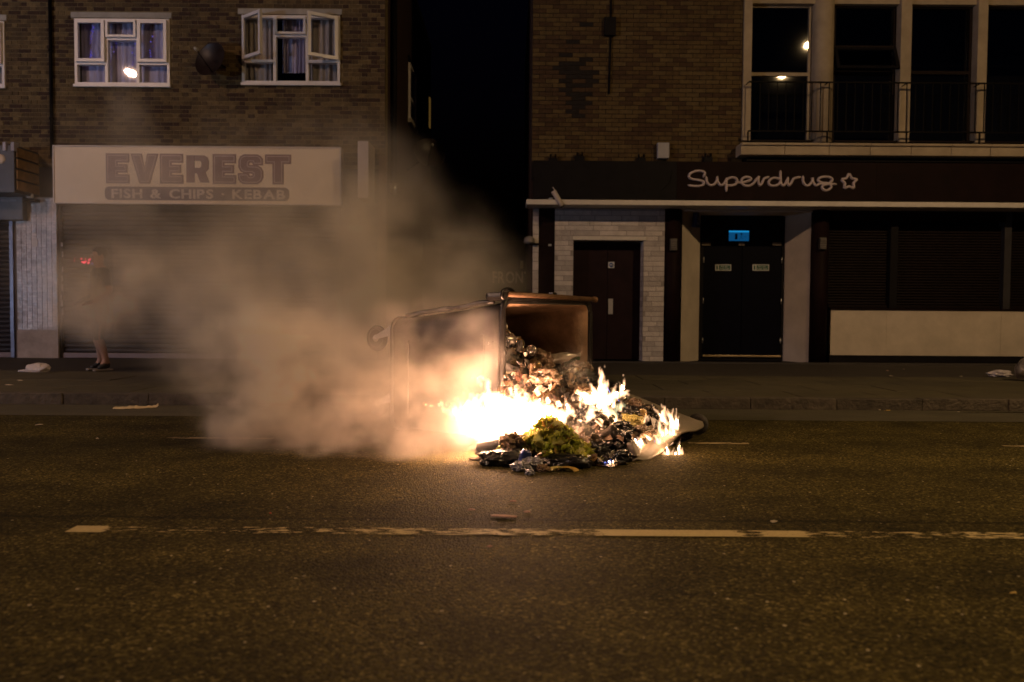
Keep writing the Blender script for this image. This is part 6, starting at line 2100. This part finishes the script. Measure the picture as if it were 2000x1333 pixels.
for px, py, tx, ty, w in ((1300, 825, 1277, 792, .014), (1315, 830, 1300, 800, .018), (1322, 835, 1318, 803, .014), (1262, 822, 1266, 812, .012), (1295, 862, 1288, 828, .012)):
    sp_c.append((at(px, py, 5.8), at(tx, ty, 5.8), w, M_FLAME))
fire('small flames climbing the raised outer corner of the lid', sp_c, at(1305, 870, 5.85), 2, 1.5, .045, .006, .5)
sp_d = []
for k in range(16):
    px = rf.uniform(1240, 1290); py = rf.uniform(858, 868); base = at(px, py, 5.62); base.z = max(base.z, .03)
    sp_d.append((base, base + Vector((rf.uniform(-.05, .02), 0, rf.uniform(.02, .05))), rf.uniform(.006, .013), M_FLAME if k % 4 else M_FLAMEB))
for px, py, tx, ty, w in ((1304, 889, 1302, 866, .016), (1311, 889, 1316, 876, .010), (1326, 888, 1327, 862, .013), (1331, 888, 1333, 875, .010), (1319, 889, 1320, 882, .012), (1296, 888, 1292, 880, .010)):
    base = put(px, py) + Vector((0, 0, .004)); tip = at(tx, ty, base.y)
    sp_d.append((base, tip, w, M_FLAME))
fire('low flames licking under and over the front edge of the lid', sp_d, put(1300, 889), 2, 1.5, .03, .006)
sp_e = []
for k in range(8):
    px = rf.uniform(1176, 1198); base = put(px, 908) + Vector((0, 0, .01))
    sp_e.append((base, base + Vector((rf.uniform(-.02, .02), 0, rf.uniform(.015, .04))), rf.uniform(.005, .010), M_FLAMEB if k % 4 else M_FLAME))
for px, py in ((1139, 893), (1143, 896)):
    base = at(px, py, 5.2); sp_e.append((base, base + Vector((-.01, 0, .05)), .010, M_FLAME))
fire('tiny bluish flame on the road between lettuce and lid', sp_e, put(1187, 908), 1, 1.3, .02, .005)

# ================================================================== PERSON
def skin_mesh(verts, edges, radii, root=0, sub=2):
    me = bpy.data.meshes.new('skin_base'); me.from_pydata(verts, edges, [])
    ob = bpy.data.objects.new('skin_base', me); COL.objects.link(ob)
    md = ob.modifiers.new('s', 'SKIN'); md.use_smooth_shade = True
    for i, r_ in enumerate(radii):
        sv = me.skin_vertices[0].data[i]; sv.radius = r_ if isinstance(r_, tuple) else (r_, r_); sv.use_root = (i == root)
    ms = ob.modifiers.new('u', 'SUBSURF'); ms.levels = sub; ms.render_levels = sub
    dg = bpy.context.evaluated_depsgraph_get(); dg.update()
    out = bpy.data.meshes.new_from_object(ob.evaluated_get(dg))
    bpy.data.objects.remove(ob); bpy.data.meshes.remove(me)
    return out


def make_person():
    V, E, RD = [], [], []

    def add(p_, r_, par=None):
        V.append(p_); RD.append(r_)
        if par is not None: E.append((par, len(V) - 1))
        return len(V) - 1
    pel = add((0, 0, .94), (.155, .115)); bel = add((0, -.01, 1.08), (.145, .11), pel); ch = add((0, 0, 1.28), (.165, .12), bel)
    up = add((0, .01, 1.42), (.12, .085), ch); nk = add((0, 0, 1.50), .056, up); hb = add((0, -.02, 1.56), (.066, .075), nk); hd = add((0, -.025, 1.645), (.078, .098), hb); ht = add((0, -.015, 1.715), (.062, .078), hd)
    for s in (-1, 1):
        hp = add((s * .095, 0, .85), .10, pel)
        fx = .0 if s < 0 else -.05
        kn = add((s * .105, fx - .02, .49), .064, hp); cf = add((s * .11, fx + .03, .34), .058, kn); an = add((s * .115, .05 + fx * .2, .10), .041, cf); he = add((s * .115, .07, .045), .042, an); to = add((s * .13, -.10, .035), (.042, .032), an)
        sh_ = add((s * .185, .01, 1.405), .072, up)
        el = add((s * .255, .04, 1.13), .047, sh_)
        wr = add((s * (.20 if s > 0 else .22), -.17, .98 if s > 0 else 1.0), .032, el)
        pm = add((s * .19, -.235, .965), (.038, .02), wr)
        for f_, (dx, ln) in enumerate(((-.024, .060), (-.008, .072), (.008, .068), (.023, .052))):
            k1 = add((s * .19 + dx, -.27, .955), .0095, pm); add((s * .19 + dx * 1.1, -.27 - ln * .6, .935), .0088, k1)
        th = add((s * .19 - s * .035, -.22, .985), .011, wr); add((s * .19 - s * .05, -.255, .985), .0095, th)
    me = skin_mesh(V, E, RD)
    t = thing('person', 'person in dark top and shorts standing in the smoke before the shop shutter', 'person', on_ground(197, 724, PZ0 + .002), (0, 0, R(-42)))
    mats_ = [mat('skin', (.36, .20, .14), .55, var=.08), mat('dark_tshirt', (.03, .028, .026), .85, var=.3, scale=14, bump=.3), mat('dark_shorts', (.035, .03, .024), .85, var=.3, scale=14, bump=.3), mat('black_trainers', (.018, .018, .02), .5)]
    for m in mats_: me.materials.append(m)
    for f in me.polygons:
        c = f.center
        k = 0
        if c.z < .105: k = 3
        elif .45 < c.z < .99 and not (abs(c.x) > .16 and c.y < -.06): k = 2
        elif c.z >= .97 and c.z < 1.475 and (abs(c.x) < .21 or c.z > 1.22): k = 1
        f.material_index = k; f.use_smooth = True
    link('body', me, t)
    b = MB(); bm = bmesh.new(); bmesh.ops.create_icosphere(bm, subdivisions=3, radius=1)
    for v in bm.verts:
        c = v.co.copy(); v.co = Vector((c.x * .092, c.y * .108 + .0, c.z * .085)) * (1 + .05 * noise.noise(c * 4)) + Vector((0, .008, 1.695))
        if v.co.y < -.05 and v.co.z < 1.70: v.co.y = -.05; v.co.x *= .8
    b.bm(bm, 0, True); b.build('hair', mat('dark_hair', (.018, .012, .009), .6, var=.4, scale=40), t, world=False)
    b = MB(); b.tube([(0, -.108, 1.655), (0, -.136, 1.615), (0, -.112, 1.605)], [.010, .016, .012], 8); b.build('nose', mats_[0], t, world=False)
    for s in (-1, 1):
        b = MB(); bm = bmesh.new(); bmesh.ops.create_icosphere(bm, subdivisions=2, radius=.012)
        for v in bm.verts: v.co += Vector((s * .033, -.108, 1.65))
        b.bm(bm, 0, True); b.build('eye', mat('eye_white', (.5, .48, .45), .2), t, world=False)
        b = MB(); bm = bmesh.new(); bmesh.ops.create_icosphere(bm, subdivisions=2, radius=.028)
        for v in bm.verts: v.co = Vector((v.co.x * .35 + s * .085, v.co.y * .7, v.co.z * 1.1 + 1.635))
        b.bm(bm, 0, True); b.build('ear', mats_[0], t, world=False)
        b = MB(); b.bev(s * .122 - .045, s * .122 + .045, -.145, .115, 0, .03, .012); b.build('shoe_sole', mat('pale_sole', (.22, .19, .17), .6), t, world=False)
    b = MB(); b.tube([(-.024, -.106, 1.585), (0, -.114, 1.583), (.024, -.106, 1.585)], [.004, .007, .004], 6); b.build('mouth', mat('lips', (.25, .10, .08), .5), t, world=False)
    return t


make_person()

# ================================================================== LITTER
M_WBAG = mat('white_carrier_film', (.52, .46, .44), .45, var=.15, scale=12, bump=.3, bscale=40)
c = on_ground(75, 727, PZ0)
o = blob('carrier_bag', c + Vector((0, 0, .05)), (.17, .09, .075), M_WBAG, 101, .25, 4, 1.6); tag(o, 'white crumpled carrier bag on the pavement before the tiled pillar', 'bag')
o = blob('carrier_bag', c + Vector((-.18, -.02, .015)), (.09, .03, .02), M_WBAG, 102, .2, 3, 1.6); tag(o, 'flat white film strip beside the crumpled carrier bag on the pavement', 'bag')
c = on_ground(1952, 737, PZ0)
o = blob('plastic_bag', c + Vector((0, 0, .045)), (.165, .09, .055), mat('pale_grey_film', (.40, .36, .40), .4, var=.25, scale=12, bump=.4), 103, .3, 4, 2.0, .08); tag(o, 'pale grey plastic bag on the pavement beside the rounded bundle', 'bag')
c = on_ground(2003, 745, PZ0)
o = blob('wrapped_bundle', c + Vector((0.02, 0, .15)), (.155, .14, .17), mat('shiny_bundle', (.20, .17, .15), .25, metal=.3, var=.35, scale=6), 104, .15, 4, 1.2); tag(o, 'rounded shiny greyish bundle on the pavement cut off by the picture edge', 'bundle')
# torn paper in the gutter
a_ = on_ground(222, 800); b_ = on_ground(309, 798)
b = MB(); vs, fs = [], []
for i in range(21):
    t = i / 20
    p_ = a_.lerp(b_, t); wd = .05 * math.sin(PI * min(1, t * 1.1 + .06)) + .012
    zz = .012 + .03 * abs(noise.noise(Vector((t * 7, 0, 2)))) + (.03 if t > .95 else 0)
    vs += [(p_.x, p_.y - wd, zz * .4 + .004), (p_.x, p_.y, zz + .012), (p_.x, p_.y + wd, zz * .6 + .004)]
for i in range(20):
    for k in range(2):
        q_ = i * 3 + k; fs.append((q_, q_ + 3, q_ + 4, q_ + 1))
n0 = len(vs); vs += [(x_, y_, z_ - .003) for x_, y_, z_ in vs]; fs += [tuple(n0 + t_ for t_ in f[::-1]) for f in fs]
b.add(vs, fs); o = b.build('torn_paper', mat('cream_paper', (.45, .36, .22), .8, var=.2, scale=9), None); tag(o, 'long torn cream paper strip lying in the gutter by the kerb', 'paper')
M_PINK = mat('pink_paper', (.46, .27, .22), .75, var=.25, scale=14)
scr = [(985, 1010, .085, .02, M_PINK, 'long pinkish paper strip on the road above the centre line'), (1030, 1002, .02, .01, M_PINK, 'pinkish paper scrap just beyond the long pink strip'), (1002, 981, .018, .008, M_PINK, 'small pinkish scrap between the pile and the long pink strip'),
       (922, 998, .02, .008, M_PINK, 'small pinkish scrap beside the long pink strip, nearer the smoke'), (957, 1070, .012, .006, M_PINK, 'small pink scrap below the centre line'), (1512, 1021, .02, .008, M_PAPER, 'pale paper scrap just above the solid stretch of centre line'),
       (1979, 1162, .018, .006, mat('amber_scrap', (.45, .30, .08), .6), 'amber coloured scrap on the road close to the camera'), (76, 831, .035, .02, M_PAPER, 'pale scrap on the road below the paper in the gutter'), (528, 1005, .006, .004, mat('red_scrap', (.4, .05, .02), .6), 'tiny red scrap on the road beyond the worn line'),
       (1733, 803, .035, .012, mat('amber_scrap', (.45, .30, .08)), 'amber scrap in the gutter below the cream stall riser'), (1718, 802, .012, .01, M_PAPER, 'tiny pale scrap beside the amber scrap in the gutter'), (1872, 806, .014, .01, M_PAPER, 'pale scrap in the gutter where the yellow line begins'),
       (190, 838 + 20, .012, .008, M_PAPER, 'tiny pale scrap on the road short of the bay line'), (40, 744 + 0, .04, .02, M_PAPER, 'pale flat scrap on the pavement below the carrier bag'), (18, 753, .05, .02, M_PAPER, 'pale flat scrap near the kerb at the picture edge'),
       (1740, 735, .03, .02, M_PAPER, 'pale scrap on the pavement in front of the cream stall riser'), (1733, 725, .018, .015, M_PINK, 'pinkish scrap on the pavement by the dark step'), (1765, 722, .018, .012, M_PAPER, 'tiny pale scrap beside the pinkish one by the dark step'), (1877, 736, .025, .015, M_PAPER, 'pale scrap on the pavement between stall riser and plastic bag')]
for k, (px, py, w_, d_, m, lab) in enumerate(scr):
    zg = PZ0 + .003 if py < 760 else .003
    c = on_ground(px, py, zg)
    r_ = random.Random(200 + k)
    b = MB()
    n = 8
    tp = [(w_ * math.cos(2 * PI * i / n) * r_.uniform(.75, 1.15), d_ * math.sin(2 * PI * i / n) * r_.uniform(.7, 1.2), .004 + r_.uniform(0, .006)) for i in range(n)]
    bt = [(x_, y_, z_ - .003) for x_, y_, z_ in tp]
    b.add([(0, 0, .012)] + tp + [(0, 0, .008)] + bt, [(0, i + 1, (i + 1) % n + 1) for i in range(n)] + [(n + 1, n + 2 + (i + 1) % n, n + 2 + i) for i in range(n)] + [(i + 1, n + 2 + i, n + 2 + (i + 1) % n, (i + 1) % n + 1) for i in range(n)])
    o = b.build('paper_scrap', m, None, world=False, loc=c, rot=(0, 0, r_.uniform(-.3, .3))); tag(o, lab, 'litter', 'scraps of litter')

# ================================================================== SMOKE
def smoke_mat(name, col, dens):
    m = bpy.data.materials.new(name); m.use_nodes = True
    N = m.node_tree.nodes; L = m.node_tree.links
    N.remove(N.get('Principled BSDF'))
    pv = N.new('ShaderNodeVolumePrincipled')
    pv.inputs['Color'].default_value = (*col, 1)
    pv.inputs['Density'].default_value = dens
    pv.inputs['Anisotropy'].default_value = -0.3
    L.new(pv.outputs[0], N.get('Material Output').inputs['Volume'])
    return m


def smoke(name, puffs, lo, hi, vox, wscale, wamp, dscale, lowc, m, label, floor=0.0):
    ng = bpy.data.node_groups.new(name, 'GeometryNodeTree')
    ng.interface.new_socket('Geometry', in_out='OUTPUT', socket_type='NodeSocketGeometry')
    N, L = ng.nodes, ng.links
    out = N.new('NodeGroupOutput')
    pos = N.new('GeometryNodeInputPosition')

    def vm(op, a, b_=None):
        n = N.new('ShaderNodeVectorMath'); n.operation = op
        for i, x_ in enumerate((a, b_)):
            if x_ is None: continue
            if isinstance(x_, (tuple, list, Vector)): n.inputs[i].default_value = tuple(x_)
            else: L.new(x_, n.inputs[i])
        return n.outputs['Value'] if op == 'LENGTH' else n.outputs[0]

    def mm(op, a, b_=None, c=None, clamp=False):
        n = N.new('ShaderNodeMath'); n.operation = op; n.use_clamp = clamp
        for i, x_ in enumerate((a, b_, c)):
            if x_ is None: continue
            if isinstance(x_, (int, float)): n.inputs[i].default_value = x_
            else: L.new(x_, n.inputs[i])
        return n.outputs[0]
    nz = N.new('ShaderNodeTexNoise'); nz.inputs['Scale'].default_value = wscale; nz.inputs['Detail'].default_value = 4; nz.inputs['Roughness'].default_value = .55
    L.new(pos.outputs[0], nz.inputs['Vector'])
    wv = vm('SCALE', vm('SUBTRACT', nz.outputs['Color'], (.5, .5, .5)))
    wv.node.inputs['Scale'].default_value = wamp
    p2 = vm('ADD', pos.outputs[0], wv)
    tot = None
    for (c, r_, wt) in puffs:
        d = vm('LENGTH', vm('MULTIPLY', vm('SUBTRACT', p2, c), (1 / r_[0], 1 / r_[1], 1 / r_[2])))
        k = mm('SUBTRACT', 1.0, d, clamp=True)
        k = mm('MULTIPLY', mm('MULTIPLY', k, k), mm('MULTIPLY_ADD', k, -2.0, 3.0))
        tot = mm('MULTIPLY', k, wt) if tot is None else mm('MULTIPLY_ADD', k, wt, tot)
    n2 = N.new('ShaderNodeTexNoise'); n2.inputs['Scale'].default_value = dscale; n2.inputs['Detail'].default_value = 6; n2.inputs['Roughness'].default_value = .6
    L.new(vm('MULTIPLY', p2, (.8, .8, 1.15)), n2.inputs['Vector'])
    mr = N.new('ShaderNodeMapRange'); mr.inputs[1].default_value = .41; mr.inputs[2].default_value = .61; mr.inputs[3].default_value = lowc; mr.inputs[4].default_value = 1.7
    L.new(n2.outputs['Fac'], mr.inputs[0])
    den = mm('MULTIPLY', tot, mr.outputs[0])
    vc = N.new('GeometryNodeVolumeCube')
    L.new(den, vc.inputs['Density'])
    vc.inputs['Min'].default_value = lo; vc.inputs['Max'].default_value = hi
    for ax, i in (('X', 0), ('Y', 1), ('Z', 2)): vc.inputs['Resolution ' + ax].default_value = max(8, int((hi[i] - lo[i]) / vox))
    sm = N.new('GeometryNodeSetMaterial'); sm.inputs['Material'].default_value = m
    L.new(vc.outputs[0], sm.inputs[0]); L.new(sm.outputs[0], out.inputs[0])
    me = bpy.data.meshes.new(name); me.materials.append(m)
    o = link(name, me); o['kind'] = 'stuff'; o['label'] = label
    md = o.modifiers.new('smoke', 'NODES'); md.node_group = ng
    return o


def puffs(lst):
    out = []
    for px, py, Y, r_, wt in lst:
        c = at(px, py, Y)
        rr__ = r_ if isinstance(r_, tuple) else (r_, r_ * .85, r_)
        out.append((c, rr__, wt))
    return out


near = puffs([
    (955, 815, 5.50, .36, .55), (900, 805, 5.40, .42, .65), (840, 795, 5.45, .48, .75), (770, 785, 5.55, .50, .85), (690, 770, 5.7, .54, 1.1),
    (610, 745, 5.85, .58, 1.5), (520, 715, 6.0, .62, 1.5), (455, 770, 5.95, .50, 1.5), (435, 835, 5.75, .36, 1.4), (540, 835, 5.65, .42, 1.4),
    (660, 855, 5.5, .36, 1.4), (770, 858, 5.4, .34, 1.0), (870, 862, 5.30, .28, .8), (480, 640, 6.3, .52, 1.1), (415, 690, 6.2, .40, 1.1), (580, 650, 6.4, .56, .9), (650, 690, 6.0, .42, .6),
    (890, 805, 5.15, (.28, .16, .24), .55), (840, 815, 5.15, (.26, .16, .22), .55), (925, 765, 5.25, (.2, .14, .16), .4), (880, 735, 5.40, .28, .7), (940, 730, 5.5, .24, .9), (960, 680, 5.75, .18, .45), (820, 745, 5.4, (.36, .24, .26), .95), (885, 735, 5.45, (.26, .18, .20), .55), (940, 720, 5.5, (.16, .14, .14), .25), (760, 720, 5.6, (.36, .26, .28), .8), (850, 635, 5.65, (.55, .3, .26), .55), (750, 645, 6.0, (.36, .3, .3), .45), (735, 790, 5.95, .34, .7), (930, 640, 5.7, (.22, .2, .2), .3),
    (1060, 850, 5.3, (.22, .15, .09), 1.2), (1130, 858, 5.25, (.22, .14, .075), 1.0), (1200, 868, 5.2, (.16, .12, .055), .7), (1110, 740, 5.9, (.2, .2, .2), .30)])
far = puffs([
    (1000, 545, 8.6, .55, .10), (930, 560, 8.8, .9, .40), (850, 520, 9.0, 1.1, .48), (760, 520, 9.0, 1.2, .52), (660, 530, 9.0, 1.2, .52), (560, 560, 9.0, 1.2, .52), (470, 570, 9.2, 1.1, .52),
    (740, 420, 10, 1.1, .34), (640, 430, 10, 1.2, .32), (540, 460, 10, 1.2, .32), (400, 560, 10.4, 1.2, .44), (300, 560, 11, 1.3, .36), (210, 585, 11.2, (1.3, .6, .9), 2.0), (300, 610, 11.0, (1.2, .6, .9), .6), (300, 430, 11.5, 1.5, .24), (450, 360, 11.8, 1.4, .14),
    (620, 340, 11.5, 1.3, .15), (230, 350, 12.2, 1.4, .13), (760, 640, 8.2, .8, .45), (620, 650, 8.2, .9, .45), (900, 620, 8.2, .7, .35), (470, 700, 8.6, .9, .35), (340, 690, 10, .9, .16), (720, 330, 11, 1.0, .20), (130, 480, 12.5, 1.5, .14), (250, 215, 12.8, (.5, .7, .8), .14), (520, 260, 12.5, (1.4, .8, .4), .10)])
M_SMOKE = smoke_mat('smoke_near', (.985, .92, .85), 1.75)
M_SMOKE2 = smoke_mat('smoke_far', (.98, .90, .78), 1.5)
smoke('smoke', near, (-3.1, 4.75, .01), (.95, 7.6, 2.1), .026, 2.0, .60, 2.4, .05, M_SMOKE, 'thick brown white smoke rolling along the road away from the fire')
smoke('smoke', far, (-8.0, 7.0, .13), (.6, 13.9, 5.2), .07, 1.0, 1.1, 1.15, .15, M_SMOKE2, 'thin brown smoke drifting up over the chip shop front and the alley')
